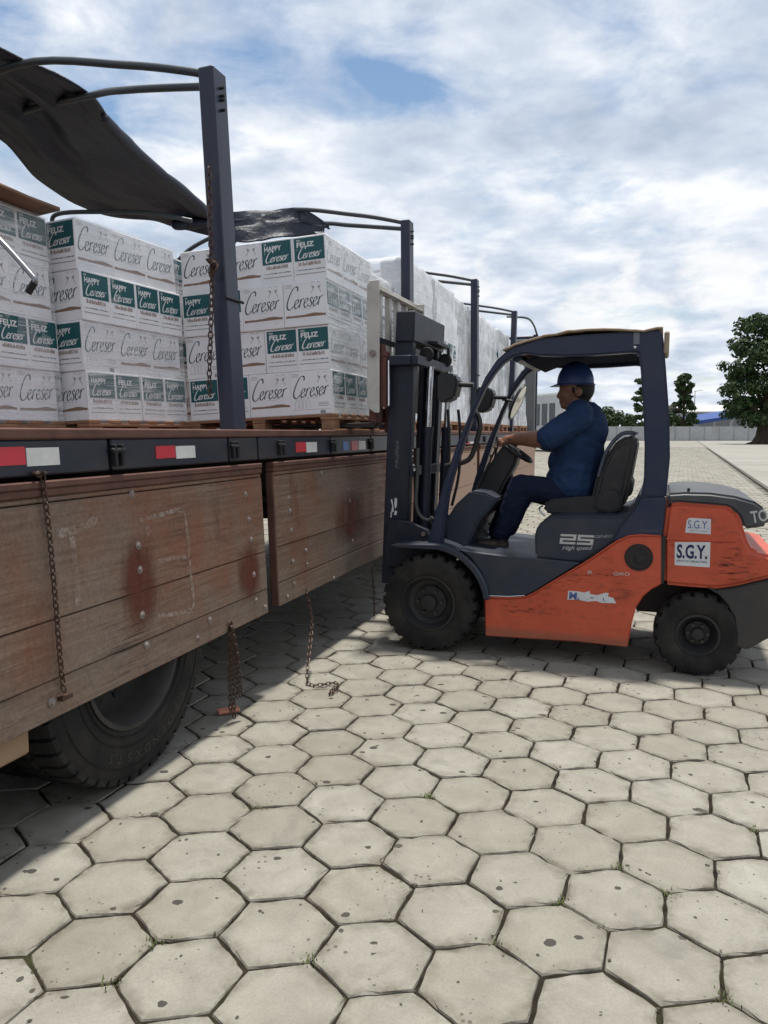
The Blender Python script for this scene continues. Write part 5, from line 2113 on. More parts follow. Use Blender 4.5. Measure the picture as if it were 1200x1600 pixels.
RF, RR_ = 0.325, 0.252
fork_wheel(0.0, 0.0, RF, 0.22, 0.178, 24, 1)
fork_wheel(0.0, 1.16, RF, 0.22, 0.178, 24, -1)
xrw = (RW - FW).length
fork_wheel(xrw, 0.035, RR_, 0.17, 0.118, 20, 1)
fork_wheel(xrw, 1.125, RR_, 0.17, 0.118, 20, -1)

# ------------------------------------------------------------------ dash, steering, seat
fprism('dash_panel', [(697, 851), (695, 815), (712, 788), (735, 767), (758, 770), (778, 780), (770, 790), (748, 815), (735, 845), (730, 856)], 0.26, 0.86, M_PANEL, 0.012, seg=2)
fprism('steering_column', [(737, 772), (752, 745), (778, 706), (790, 692), (812, 706), (806, 727), (790, 755), (775, 785), (757, 792)], 0.50, 0.66, M_BLACK, 0.02, y_ref=0.52, seg=2)
sa = Vector((fk(783, 689, 0.58)[0], 0.58, fk(783, 689, 0.58)[1]))
sb_ = Vector((fk(831, 722, 0.58)[0], 0.58, fk(831, 722, 0.58)[1]))
SWC = (sa + sb_) / 2
SWR = (sb_ - sa).length / 2 - 0.008
SWD = (sb_ - sa).normalized()
SWN = Vector((SWD.z, 0, -SWD.x))
if SWN.z < 0:
    SWN = -SWN
mb = MB()
ring = [SWC + SWD * (SWR * math.cos(a)) + Vector((0, 1, 0)) * (SWR * math.sin(a)) for a in [2 * math.pi * k / 32 for k in range(33)]]
mb.tube(ring, 0.014, 10, caps=False)
for k in range(3):
    a = 2 * math.pi * k / 3 + 0.4
    e = SWC + SWD * (SWR * math.cos(a)) + Vector((0, 1, 0)) * (SWR * math.sin(a))
    mb.tube([SWC - SWN * 0.015, SWC.lerp(e, .5) - SWN * 0.012, e], 0.010, 6)
mb.tube([SWC - SWN * 0.07, SWC - SWN * 0.0], [0.055, 0.04], 14)
kb = SWC + SWD * (SWR * math.cos(2.2)) + Vector((0, 1, 0)) * (SWR * math.sin(2.2))
mb.tube([kb, kb + SWN * 0.05], [0.014, 0.02], 10)
mb.build('steering_wheel', M_BLACK, fork, smooth=60)
for (p, q, y) in (((745, 765), (775, 700), 0.46), ((752, 768), (768, 712), 0.70), ((760, 770), (779, 690), 0.74)):
    mb = MB()
    a, b = fk(*p, y), fk(*q, y)
    mb.tube([(a[0], y, a[1]), (b[0], y, b[1])], 0.007, 8)
    mb.ball((b[0], y, b[1]), 0.014, 8, 6)
    mb.build('control_lever', M_BLACK, fork, smooth=60)
for (a, b, y) in ((752, 832, 0.42), (770, 826, 0.62)):
    mb = MB()
    x, z = fk(a, b, y)
    mb.box((x - .05, y, z), (x + .05, y + .08, z + .012), M=Matrix.Translation((x, y, z)) @ Matrix.Rotation(0.7, 4, 'Y') @ Matrix.Translation((-x, -y, -z)))
    mb.build('pedal', M_IRON, fork, bevel=0.004)
fprism('seat_cushion', [(851, 800), (848, 790), (855, 781), (900, 777), (940, 775), (962, 780), (966, 803), (900, 806), (858, 804)], 0.30, 0.80, M_SEAT, 0.025, seg=3)
seatb = fprism('seat_backrest', [(922, 790), (930, 752), (944, 716), (962, 691), (980, 680), (993, 681), (997, 690), (991, 722), (984, 757), (976, 792), (962, 802), (935, 802)], 0.31, 0.79, M_SEAT, 0.03, seg=3)
fprism('seat_backrest_pad', [(934, 780), (944, 735), (960, 705), (975, 693), (984, 696), (978, 730), (972, 765), (962, 790)], 0.295, 0.312, M_SEAT, 0.006, parent=seatb)
fprism('seat_bolster', [(926, 795), (932, 775), (945, 764), (962, 762), (972, 772), (972, 795), (955, 803)], 0.27, 0.31, M_SEAT, 0.015, seg=2, parent=seatb)
mb = MB()
for y in (0.33, 0.77):
    mb.tube(smooth_path([(fk(a, b, y)[0], y, fk(a, b, y)[1]) for a, b in [(935, 745), (945, 712), (957, 692), (970, 679), (981, 676), (991, 677)]], 4), 0.013, 8)
mb.tube([(fk(991, 677, .33)[0], 0.33, fk(991, 677, .33)[1]), (fk(991, 677, .33)[0], 0.77, fk(991, 677, .33)[1])], 0.013, 8)
mb.build('seat_rail', paint('seat_frame', (0.06, 0.075, 0.1), 0.4, dirt_amt=0.3), seatb, smooth=60)
fprism('seat_box', [(985, 745), (990, 755), (986, 775), (974, 776), (976, 750)], 0.4, 0.7, M_SEAT, 0.008, parent=seatb)
mb = MB()
mb.tube(smooth_path([(fk(a, b, .28)[0], .28, fk(a, b, .28)[1]) for a, b in [(852, 806), (845, 800), (843, 794), (848, 790)]], 4), 0.006, 6)
mb.build('seat_lever', M_CHROME, fork, smooth=60)

# grab handle, lamps, mirror
mb = MB()
mb.tube(smooth_path([(fk(a, b, YA + .1)[0], YA + .1, fk(a, b, YA + .1)[1]) for a, b in [(736, 642), (746, 648), (750, 664), (746, 685), (737, 712), (725, 722), (705, 726), (696, 728)]], 5), 0.017, 10)
mb.build('grab_handle', M_BLACK, fork, smooth=60)
for (px_, py_, y) in ((700, 606, 0.12), (757, 625, 0.96)):
    x, z = fk(px_, py_, y)
    mb = MB()
    mb.prism([(x - .05, z + .095), (x + .06, z + .085), (x + .085, z + .03), (x + .06, z - .07), (x - .01, z - .10), (x - .05, z - .09)], y - .07, y + .07)
    lamp = mb.build('headlight', M_BLACK, fork, bevel=0.014, seg=2)
    mb = MB()
    mb.box((x - 0.054, y - .05, z - .07), (x - 0.0505, y + .05, z + .075))
    mb.build('lens', M_LENS, lamp)
    mb = MB()
    mb.tube([(x + .07, y, z + .02), (x + .17, y, z + .015)], 0.016, 8)
    mb.build('bracket', M_BLACK, lamp, smooth=50)
xm_, zm_ = fk(809, 628, 0.98)
mb = MB()
MM = Matrix.Translation((xm_, 0.98, zm_)) @ Matrix.Rotation(R(24), 4, 'Y') @ Matrix.Rotation(R(84), 4, 'Z')
mb.lathe([(0.0, 0.02), (0.08, 0.018), (0.098, 0.006), (0.098, -0.006), (0.09, -0.008)], 28, M=MM @ Matrix.Scale(1.45, 4, (0, 0, 1)))
mir = mb.build('mirror', M_BLACK, fork, smooth=50)
mb = MB()
mb.lathe([(0.0895, -0.006), (0.05, -0.010), (0.0, -0.012)], 28, M=MM @ Matrix.Scale(1.45, 4, (0, 0, 1)))
mb.build('mirror_glass', M_MIRROR, mir, smooth=60)
mb = MB()
mb.tube([(xm_ - .12, 0.99, zm_ + .02), (xm_, 0.99, zm_)], 0.009, 8)
mb.build('mirror_arm', M_BLACK, mir, smooth=60)

# black rub marks on the orange paint
M_SCUFF = mat_stain('rubber_scuff', (0.10, 0.035, 0.022), 'X', 0.49, 0.70, (1.2, 1, 6), 11.0)


def scuff(pix, parent, y=YN):
    mb = MB()
    p = [fk(a, b, y) for a, b in pix]
    mb.add([(q[0], y - 0.0009, q[1]) for q in p], [list(range(len(p)))])
    mb.build('scuff', M_SCUFF, parent, smooth=0)


for pl, par in (([(1128, 846), (1160, 850), (1163, 914), (1122, 916)], cw), ([(1100, 838), (1150, 840), (1150, 852), (1100, 850)], cw), ([(1040, 843), (1060, 845), (1056, 866), (1040, 866)], cw),
                ([(905, 888), (960, 886), (990, 903), (905, 903)], frame), ([(950, 905), (990, 905), (988, 945), (950, 945)], frame), ([(770, 944), (880, 944), (880, 962), (770, 958)], frame), ([(1110, 868), (1175, 868), (1195, 905), (1110, 915)], cw), ([(830, 930), (915, 884), (930, 895), (850, 945)], frame)):
    scuff(pl, par)

# ------------------------------------------------------------------ lettering and stickers
def side_text(name, s, pix0, pix1, h, mat, y, shear=0.0, bold=0.0):
    """text from pixel 0 (baseline left) to pixel 1 (baseline right) on the body side"""
    a, b = fk(*pix0, y), fk(*pix1, y)
    w = math.hypot(b[0] - a[0], b[1] - a[1])
    rot = math.atan2(b[1] - a[1], b[0] - a[0])
    mb = MB()
    put_text(mb, s, 0, 0, h, M=FRONTM(a[0], y, a[1]), width=w, shear=shear, bold=bold, rot=rot)
    return mb.build(name, mat, fork, smooth=0)


YH = YN + 0.045 - 0.0012
# squared digits drawn as strokes
mb = MB()
xa, za = fk(874, 849.5, YH)
xb, zb = fk(899, 850, YH)
u = 0.092
th_ = 0.0135
def seg_digit(mb, x, z, w, h, segs, sh=0.12):
    S = {'t': (0, h - th_, w, h), 'm': (0, h / 2 - th_ / 2, w, h / 2 + th_ / 2), 'b': (0, 0, w, th_), 'ul': (0, h / 2 + th_ / 2, th_ * 1.3, h - th_), 'ur': (w - th_ * 1.3, h / 2 + th_ / 2, w, h - th_), 'll': (0, th_, th_ * 1.3, h / 2 - th_ / 2), 'lr': (w - th_ * 1.3, th_, w, h / 2 - th_ / 2)}
    for s in segs:
        a, b, c, d = S[s]
        mb.add([(x + a + b * sh, z + b, 0), (x + c + b * sh, z + b, 0), (x + c + d * sh, z + d, 0), (x + a + d * sh, z + d, 0)], [(0, 1, 2, 3)], 0, FRONTM(0, YH, 0))
seg_digit(mb, xa, za, 0.097, 0.062, ['t', 'ur', 'm', 'll', 'b'])
seg_digit(mb, xa + 0.106, za, 0.097, 0.062, ['t', 'ul', 'm', 'lr', 'b'])
mb.build('model_number', M_DECAL, fork, smooth=0)
side_text('model_name', 'GENEO', (928, 840.5), (957, 839.5), 0.016, paint('dull_decal', (0.36, 0.36, 0.36), 0.5), YH, shear=0.3)
side_text('model_script', 'High speed', (878, 859), (926, 859), 0.024, M_DECAL, YH, shear=0.4)
side_text('maker_name', 'TOYOTA', (1001, 831), (1029, 831), 0.014, paint('faint_decal', (0.11, 0.115, 0.125), 0.5), YN + 0.0028)
side_text('maker_letters', 'TO', (1175, 817), (1201, 813), 0.066, M_DECAL, YN + 0.0105, bold=0.02)


def sticker(pix, lines, name, y, base=M_STICK, cut=False):
    p = [fk(a, b, y) for a, b in pix]
    mb = MB()
    mb.add([(q[0], y - .0012, q[1]) for q in p], [list(range(len(p)))])
    st = mb.build(name, base, fork, smooth=0)
    for s, p0, p1, h, m, bd in lines:
        a, b = fk(*p0, y), fk(*p1, y)
        mb = MB()
        put_text(mb, s, 0, 0, h, M=FRONTM(a[0], y - .0024, a[1]), width=math.hypot(b[0] - a[0], b[1] - a[1]), rot=math.atan2(b[1] - a[1], b[0] - a[0]), bold=bd)
        mb.build('sticker_lettering', m, st, smooth=0)
    return st


sticker([(1070.5, 832), (1073, 813), (1077, 809), (1111, 811), (1110.5, 835)], [('S.G.Y.', (1074, 825), (1107, 826.5), 0.047, M_SINK2, 0.0), ('SERVICOS GERAIS', (1077, 830), (1105, 831.5), 0.008, M_GREY, 0.0)], 'sticker', YN)
sticker([(1054, 883), (1054.5, 847), (1110, 847), (1109, 886.5)], [('S.G.Y.', (1057, 871), (1105, 873), 0.078, M_SINK, 0.03), ('SERVICOS GERAIS PARA', (1056.5, 877.5), (1105, 880), 0.013, M_SINK, 0.0)], 'sticker', YN)
sticker([(886.5, 936.5), (888, 923), (903, 924), (914, 926), (921, 923), (922, 928), (933, 930), (946, 926), (951, 927), (950, 932), (958, 934), (963, 942.5), (940, 942), (932, 939), (918, 940), (905, 937.5)], [('M.', (888.5, 935), (905, 937), 0.042, M_SINK2, 0.04), ('.', (917, 937), (919, 937), 0.03, M_SINK, 0), ('-', (921, 937), (927, 937.5), 0.04, M_SINK, 0), ('L', (941, 939), (948, 939.5), 0.02, M_SINK2, 0)], 'torn_sticker', YN)
side_text('worn_lettering', 'R', (918, 897), (926, 897), 0.022, M_DECAL, YN - .0012)
side_text('worn_lettering', 'GIRO', (958, 899), (984, 899.5), 0.02, M_DECAL, YN - .0012)
# ------------------------------------------------------------------ driver
M_SKIN = paint('skin', (0.23, 0.112, 0.07), 0.5, dirt=(0.17, 0.075, 0.045), dirt_amt=0.5, scale=8, bump=0.1)
M_HAIR = paint('hair', (0.008, 0.007, 0.007), 0.6, dirt=(0.015, 0.012, 0.01), dirt_amt=0.5, scale=60, bump=0.5)
M_BOOT = paint('boot_leather', (0.035, 0.025, 0.02), 0.5, dirt=(0.09, 0.07, 0.05), dirt_amt=0.6, scale=12)


def mat_cloth(name, col, col2):
    g = G(name)
    v = g.coords('Object')
    s = g.coords('Object', scale=(1.0, 1.0, 1.7))
    a = g.noise(s, 5.5, 5, 0.55, 1.2)
    b = g.noise(s, 15, 4, 0.6, 0.8)
    w = g.noise(v, 260, 2, 0.5)
    c = g.ramp(a, [(0.35, col), (0.7, col2)])
    h = g.math('ADD', g.math('MULTIPLY', a, 1.0), g.math('ADD', g.math('MULTIPLY', b, 0.35), g.math('MULTIPLY', w, 0.02)))
    g.bsdf(c, 0.85, 0, g.bump(h, 0.4, 0.025), spec=0.2)
    return g.mat


M_SHIRT = mat_cloth('blue_work_shirt', (0.013, 0.029, 0.075), (0.020, 0.043, 0.105))
M_JEANS = mat_cloth('navy_trousers', (0.006, 0.010, 0.026), (0.010, 0.016, 0.040))
YP = 0.55
prim = MB()


def PV(px, py, y=YP):
    x, z = fk(px, py, y)
    return Vector((x, y, z))


def cap(a, b, ra, rb, lab):
    d = (b - a)
    n = 10
    pts = [a - d.normalized() * ra * 0.9, a - d.normalized() * ra * 0.55] + [a.lerp(b, t) for t in (0, .33, .66, 1)] + [b + d.normalized() * rb * 0.55, b + d.normalized() * rb * 0.9]
    rr = [ra * 0.42, ra * 0.83] + [ra + (rb - ra) * t for t in (0, .33, .66, 1)] + [rb * 0.83, rb * 0.42]
    prim.tube(pts, rr, 14, lab)


def ell(c, r, lab):
    prim.ball(c, r, 20, 14, lab)


SK, SH, TR_, BO, HA = 0, 1, 2, 3, 4
# torso
ell(PV(897, 778), (0.15, 0.185, 0.085), TR_)
ell(PV(893, 768), (0.168, 0.19, 0.085), SH)
ell(PV(892, 750), (0.170, 0.188, 0.13), SH)
ell(PV(896, 722), (0.170, 0.19, 0.14), SH)
ell(PV(902, 690), (0.178, 0.20, 0.15), SH)
ell(PV(912, 658), (0.125, 0.20, 0.10), SH)
ell(PV(924, 672), (0.11, 0.18, 0.15), SH)
cap(PV(905, 645, .36), PV(905, 645, .74), 0.085, 0.085, SH)
cap(PV(905, 690, .50), PV(893, 762, .48), 0.15, 0.158, SH)
cap(PV(905, 690, .60), PV(893, 762, .62), 0.15, 0.158, SH)
cap(PV(917, 652), PV(916, 735), 0.11, 0.12, SH)
# collar and neck
cap(PV(908, 640), PV(906, 632), 0.074, 0.064, SH)
cap(PV(908, 645), PV(900, 616), 0.062, 0.058, SK)
# arms: near arm reaches to the wheel
sh_n, el_n = PV(902, 655, .355), PV(854, 686, .30)
cap(sh_n, sh_n.lerp(el_n, 0.92), 0.094, 0.084, SH)
wr_ang = R(205)


def rim(a):
    return SWC + SWD * (SWR * math.cos(a)) + Vector((0, 1, 0)) * (SWR * math.sin(a))


ra_n = R(208)
grip_n = rim(ra_n)
wrist_n = grip_n + Vector((0.085, -0.045, 0.028))
cap(el_n, el_n.lerp(wrist_n, .35), 0.060, 0.060, SK)
cap(el_n.lerp(wrist_n, .3), wrist_n, 0.060, 0.036, SK)
sh_f, el_f = PV(902, 655, .76), PV(852, 690, .84)
cap(sh_f, sh_f.lerp(el_f, 0.95), 0.085, 0.075, SH)
ra_f = R(130)
grip_f = rim(ra_f)
wrist_f = grip_f + Vector((0.085, 0.04, 0.028))
cap(el_f, wrist_f, 0.052, 0.033, SK)


def hand(wrist, a, sgn):
    """palm over the rim at angle a, four fingers wrapped round the rim tube, thumb along it"""
    g = rim(a)
    tan = (rim(a + 0.05) - rim(a - 0.05)).normalized()
    outw = (g - SWC).normalized()
    # palm
    pc = g + SWN * 0.020 + (wrist - g).normalized() * 0.022
    cap(wrist, pc, 0.031, 0.030, SK)
    cap(pc - tan * 0.026, pc + tan * 0.026, 0.021, 0.021, SK)
    for k in range(4):
        c = rim(a + sgn * (-0.30 + 0.20 * k))
        ln = (0.95, 1.08, 1.0, 0.8)[k]
        o2 = (c - SWC).normalized()
        kn = pc.lerp(c + SWN * 0.026, 0.55) + tan * (-0.027 + 0.018 * k) * sgn * 0.4
        p1 = c + SWN * 0.024 + o2 * 0.004
        p2 = c + o2 * 0.026 * ln + SWN * 0.006
        p3 = c + o2 * 0.012 - SWN * 0.022 * ln
        cap(kn, p1, 0.0105, 0.0100, SK)
        cap(p1, p2, 0.0098, 0.0092, SK)
        cap(p2, p3, 0.0090, 0.0080, SK)
    t0 = pc - outw * 0.01 + tan * sgn * 0.02
    t1 = g - outw * 0.020 + tan * sgn * 0.035 + SWN * 0.008
    t2 = g - outw * 0.016 + tan * sgn * 0.058 - SWN * 0.006
    cap(t0, t1, 0.013, 0.011, SK)
    cap(t1, t2, 0.011, 0.009, SK)


hand(wrist_n, ra_n, 1)
hand(wrist_f, ra_f, -1)
# legs
kn_n, an_n = PV(813, 760, .40), PV(782, 836, .42)
cap(PV(893, 774, .44), kn_n, 0.105, 0.082, TR_)
cap(kn_n, an_n + Vector((0.01, 0, 0.02)), 0.083, 0.066, TR_)
cap(kn_n + Vector((0.03, 0, -0.03)), an_n + Vector((0.06, 0, 0.05)), 0.07, 0.055, TR_)
kn_f, an_f = PV(806, 762, .66), PV(776, 836, .63)
cap(PV(893, 774, .64), kn_f, 0.105, 0.08, TR_)
cap(kn_f, an_f + Vector((0.0, 0, 0.02)), 0.08, 0.062, TR_)
for an in (an_n, an_f):
    cap(an + Vector((0.0, 0, 0.0)), an + Vector((0.01, 0, -0.045)), 0.045, 0.045, BO)
    cap(an + Vector((0.02, 0, -0.065)), an + Vector((-0.14, 0, -0.07)), 0.042, 0.036, BO)
# head, turned to the load on his left
ell(PV(899, 604), (0.100, 0.078, 0.105), SK)
ell(PV(890, 617), (0.074, 0.062, 0.088), SK)
ell(PV(886, 632), (0.043, 0.044, 0.036), SK)
ell(PV(881, 634), (0.024, 0.024, 0.022), SK)
cap(PV(876.5, 609), PV(872.8, 619.5), 0.011, 0.015, SK)
ell(PV(873.2, 620), (0.014, 0.018, 0.012), SK)
cap(PV(877, 605.5, YP - .03), PV(877, 605.5, YP + .03), 0.014, 0.014, SK)
ell(PV(876.2, 627.2), (0.012, 0.024, 0.007), SK)
ell(PV(876.8, 630.5), (0.012, 0.021, 0.007), SK)
ell(PV(884, 618, YP - .045), (0.03, 0.018, 0.028), SK)
for s in (-1, 1):
    ell(PV(903.5, 613, YP + s * .080), (0.021, 0.011, 0.033), SK)
    ell(PV(905, 611, YP + s * .083), (0.017, 0.011, 0.022), SK)
ell(PV(909, 607), (0.086, 0.081, 0.098), HA)
ell(PV(902, 598), (0.098, 0.080, 0.09), HA)
cap(PV(896, 606, YP - .070), PV(896.5, 612, YP - .068), 0.012, 0.009, HA)
src = prim.mesh('person_src', [M_SKIN, M_SHIRT, M_JEANS, M_BOOT, M_HAIR], smooth=0)
tmp = bpy.data.objects.new('person_src', src)
COL.objects.link(tmp)
rm = tmp.modifiers.new('r', 'REMESH')
rm.mode = 'VOXEL'
rm.voxel_size = 0.0062
smo = tmp.modifiers.new('s', 'SMOOTH')
smo.factor = 0.5
smo.iterations = 3
dg = bpy.context.evaluated_depsgraph_get()
body_me = bpy.data.meshes.new_from_object(tmp.evaluated_get(dg))
bvh = BVHTree.FromPolygons([v.co for v in src.vertices], [list(p.vertices) for p in src.polygons])
labs = [p.material_index for p in src.polygons]
body_me.materials.clear()
for m in (M_SKIN, M_SHIRT, M_JEANS, M_BOOT, M_HAIR):
    body_me.materials.append(m)
for p in body_me.polygons:
    hit = bvh.find_nearest(p.center)
    p.material_index = labs[hit[2]] if hit[2] is not None else 0
# cloth folds pushed into the surface of the shirt and trousers
lab_v = [0] * len(body_me.vertices)
for p in body_me.polygons:
    for i in p.vertices:
        lab_v[i] = p.material_index
nrm = [v.normal.copy() for v in body_me.vertices]
for i, v in enumerate(body_me.vertices):
    if lab_v[i] in (1, 2):
        q = v.co
        f = mnoise.noise(Vector((q.x * 9 + q.z * 7, q.y * 7, q.z * 15))) + 0.6 * mnoise.noise(Vector((q.x * 22 - q.z * 12, q.y * 16, q.z * 26 + 4)))
        ridge_ = (1 - abs(f) * 1.7)
        v.co += nrm[i] * (0.004 * ridge_ - 0.001)
bpy.data.objects.remove(tmp)
body_me.shade_smooth()
person = link('person', body_me)
person.matrix_world = FORK_M
tag(person, 'man in blue shirt and blue hard hat seated driving the forklift', 'person')
# hard hat
mb = MB()
hc = PV(899, 600.5)
prof_n = 10
for k in range(1):
    vs, fs = [], []
    nu2 = 36
    for j in range(prof_n + 1):
        b = (math.pi / 2) * j / prof_n
        for i in range(nu2):
            a = 2 * math.pi * i / nu2
            rx, ry = 0.122, 0.104
            ridge2 = 0.006 * math.exp(-((math.sin(a) * math.cos(b)) / 0.12) ** 2)
            vs.append(hc + Vector((rx * math.cos(a) * math.cos(b), ry * math.sin(a) * math.cos(b), (0.148 + ridge2) * math.sin(b) ** 0.92)))
    for j in range(prof_n):
        for i in range(nu2):
            fs.append((j * nu2 + i, j * nu2 + (i + 1) % nu2, (j + 1) * nu2 + (i + 1) % nu2, (j + 1) * nu2 + i))
    mb.add(vs, fs)
# brim with a peak to the front
vs, fs = [], []
for i in range(nu2):
    a = 2 * math.pi * i / nu2
    pk = max(0.0, -math.cos(a)) ** 2.2
    for (e, dz) in ((0.0, 0.004), (0.010 + 0.034 * pk, -0.003 - 0.008 * pk), (0.010 + 0.034 * pk, -0.007 - 0.008 * pk), (-0.003, -0.004)):
        vs.append(hc + Vector(((0.122 + e) * math.cos(a), (0.104 + e * 0.85) * math.sin(a), dz)))
for i in range(nu2):
    j = (i + 1) % nu2
    for k in range(4):
        k2 = (k + 1) % 4
        fs.append((i * 4 + k, i * 4 + k2, j * 4 + k2, j * 4 + k))
mb.add(vs, fs)
hat = mb.build('hard_hat', paint('hat_blue', (0.022, 0.05, 0.17), 0.38, dirt_amt=0.2, scale=6, bump=0.05), person, smooth=50)
mb = MB()
for s in (-1, 1):
    mb.ball(PV(880.3, 610.5, YP + s * 0.034), (0.010, 0.014, 0.009), 10, 8)
mb.build('eye', paint('eye_dark', (0.03, 0.02, 0.018), 0.2), person, smooth=60)
# ------------------------------------------------------------------ background
def wpt(px, d, z=0.0):                           # world point in the vertical plane of an image column at depth d
    r = ray(px, 676)
    return Vector((r.x / r.y * d, d, z))


M_WALL = paint('precast_wall', (0.40, 0.41, 0.42), 0.85, dirt=(0.27, 0.265, 0.25), dirt_amt=0.7, scale=0.8, bump=0.1, spec=0.2)
M_WPOST = paint('precast_post', (0.31, 0.315, 0.32), 0.85, dirt_amt=0.4, scale=1)
DW = 138.0
wall = empty('perimeter_wall', Matrix.Translation(wpt(1000, DW)))
tag(wall, 'pale grey precast panel wall along the far side of the yard', 'wall')
x0 = wpt(780, DW).x
PWD = 2.62
n = 26
pm = MB()
pm.box((0.09, -0.04, 0), (PWD - 0.09, 0.04, 2.55))
pm_me = pm.mesh('panel', M_WALL)
pp = MB()
pp.box((-0.085, -0.09, 0), (0.085, 0.09, 2.6))
pp_me = pp.mesh('wall_post', M_WPOST)
for k in range(n):
    o = link('panel', pm_me, wall)
    o.location = (x0 + k * PWD - wall.matrix_world.translation.x, 0, 0)
    o = link('wall_post', pp_me, wall)
    o.location = (x0 + k * PWD - wall.matrix_world.translation.x, 0, 0)


def mat_leaf(name, a, b):
    g = G(name)
    v = g.coords('Object')
    isl = g.n.new('ShaderNodeNewGeometry').outputs['Random Per Island']
    n_ = g.noise(v, 0.8, 4, 0.6)
    c = g.ramp(g.math('ADD', g.math('MULTIPLY', isl, 0.5), g.math('MULTIPLY', n_, 0.5)), [(0.25, a), (0.75, b)])
    p = g.bsdf(c, 0.55, 0, spec=0.3, surface=False)
    t = g.n.new('ShaderNodeBsdfTranslucent')
    g.l.new(c, t.inputs[0])
    mx = g.n.new('ShaderNodeMixShader')
    mx.inputs[0].default_value = 0.25
    g.l.new(p, mx.inputs[1])
    g.l.new(t.outputs[0], mx.inputs[2])
    g.l.new(mx.outputs[0], g.out.inputs[0])
    return g.mat


LEAF_A = mat_leaf('leaf_dark', (0.016, 0.035, 0.012), (0.045, 0.085, 0.022))
LEAF_B = mat_leaf('leaf_mid', (0.022, 0.042, 0.016), (0.055, 0.095, 0.03))
M_BARK = paint('bark', (0.065, 0.05, 0.038), 0.9, dirt=(0.03, 0.024, 0.018), dirt_amt=0.7, scale=1.5, streak=(3, 3, .5), bump=0.6, spec=0.1)


def leaves(mb, c, rad, n, size, rr):
    for _ in range(n):
        while True:
            p = Vector((rr.uniform(-1, 1), rr.uniform(-1, 1), rr.uniform(-1, 1)))
            if 0.2 < p.length < 1:
                break
        p = p.normalized() * (p.length ** 0.7)
        q = Vector((c[0] + p.x * rad[0], c[1] + p.y * rad[1], c[2] + p.z * rad[2]))
        nrm_ = (p + Vector((rr.gauss(0, .5), rr.gauss(0, .5), rr.gauss(.35, .5)))).normalized()
        a = nrm_.cross(Vector((rr.uniform(-1, 1), rr.uniform(-1, 1), rr.uniform(-1, 1)))).normalized()
        b = nrm_.cross(a)
        s = size * rr.uniform(0.6, 1.4)
        w = s * rr.uniform(0.45, 0.7)
        mb.add([q - a * s, q - b * w + nrm_ * s * .15, q + a * s, q + b * w + nrm_ * s * .15], [(0, 1, 2, 3)])


def tree(name, base, label, cat, clumps, trunk, limbs, leaf, n_leaf, size, seed, group=None):
    rr = random.Random(seed)
    root = empty(name, Matrix.Translation(base))
    tag(root, label, cat, group)
    mb = MB()
    mb.tube(trunk[0], trunk[1], 10)
    for pts, rad in limbs:
        mb.tube(smooth_path(pts, 4), [rad * (1 - 0.75 * i / (4 * (len(pts) - 1))) for i in range(4 * (len(pts) - 1) + 1)], 6)
    mb.build('trunk', M_BARK, root, smooth=60)
    mb = MB()
    vol = sum(r[0] * r[2] for c, r in clumps)
    for c, r in clumps:
        leaves(mb, c, r, int(n_leaf * r[0] * r[2] / vol), size, rr)
    mb.build('crown', leaf, root, smooth=0)
    return root


def pxz(px, py, d, base):                        # offset from a tree base for a pixel at depth d
    r = ray(px, py)
    k = d / r.y
    return Vector((r.x * k, d, CAM_H + r.z * k)) - base


# the big broadleaf tree on the right
D1 = 98.0
tb = wpt(1196, D1)
cl = []
rr = random.Random(4)
for (px, py, r1, r2) in [(1178, 500, 18, 14), (1160, 518, 12, 9), (1196, 505, 26, 20), (1172, 535, 22, 14), (1160, 553, 14, 10), (1190, 550, 30, 24), (1150, 573, 18, 12), (1145, 576, 11, 8), (1170, 585, 26, 18), (1135, 605, 14, 9), (1155, 608, 22, 14), (1185, 600, 30, 20), (1136, 615, 9, 8), (1142, 632, 15, 9), (1165, 635, 24, 16), (1195, 635, 28, 20), (1150, 648, 14, 8), (1172, 657, 20, 11), (1205, 655, 22, 14), (1140, 590, 10, 7), (1230, 520, 40, 34), (1245, 580, 44, 36), (1240, 635, 40, 28), (1148, 625, 14, 8)]:
    for q in range(2):
        c = pxz(px + rr.gauss(0, 3), py + rr.gauss(0, 3), D1, tb)
        k = D1 / FPX
        c.y = rr.uniform(-3.2, 2.5)
        cl.append((c, (r1 * k * rr.uniform(.7, 1.1), r1 * k * 0.9, r2 * k * rr.uniform(.7, 1.1))))
trk = ([(0, 0, -0.2), (-.05, 0, 0.25), (0, 0, 1.0), (0.15, 0, 3.0), (0.1, 0, 5.0), (0.3, 0, 9)], [2.1, 1.55, 1.15, 1.0, 0.75, 0.3])
lm = [([(0, 0, 2.6), (-1.5, -.5, 4.2), (-3.5, -.6, 5.6), (-5.0, -.3, 6.4)], 0.35), ([(0, 0, 3.2), (1.5, .3, 5.5), (3.2, .2, 8)], 0.4), ([(0, 0, 4.0), (-1.2, .5, 7), (-2.0, .3, 10)], 0.35), ([(0.1, 0, 5), (.3, 0.1, 9), (0, 0, 13)], 0.4), ([(0, 0, 2.2), (-1.6, -.4, 3.0), (-3.6, -.5, 3.6)], 0.25)]
tree('broadleaf_tree', tb, 'large dark green broadleaf tree with thick trunk at the right edge', 'tree', cl, trk, lm, LEAF_A, 13000, 0.27, 5)
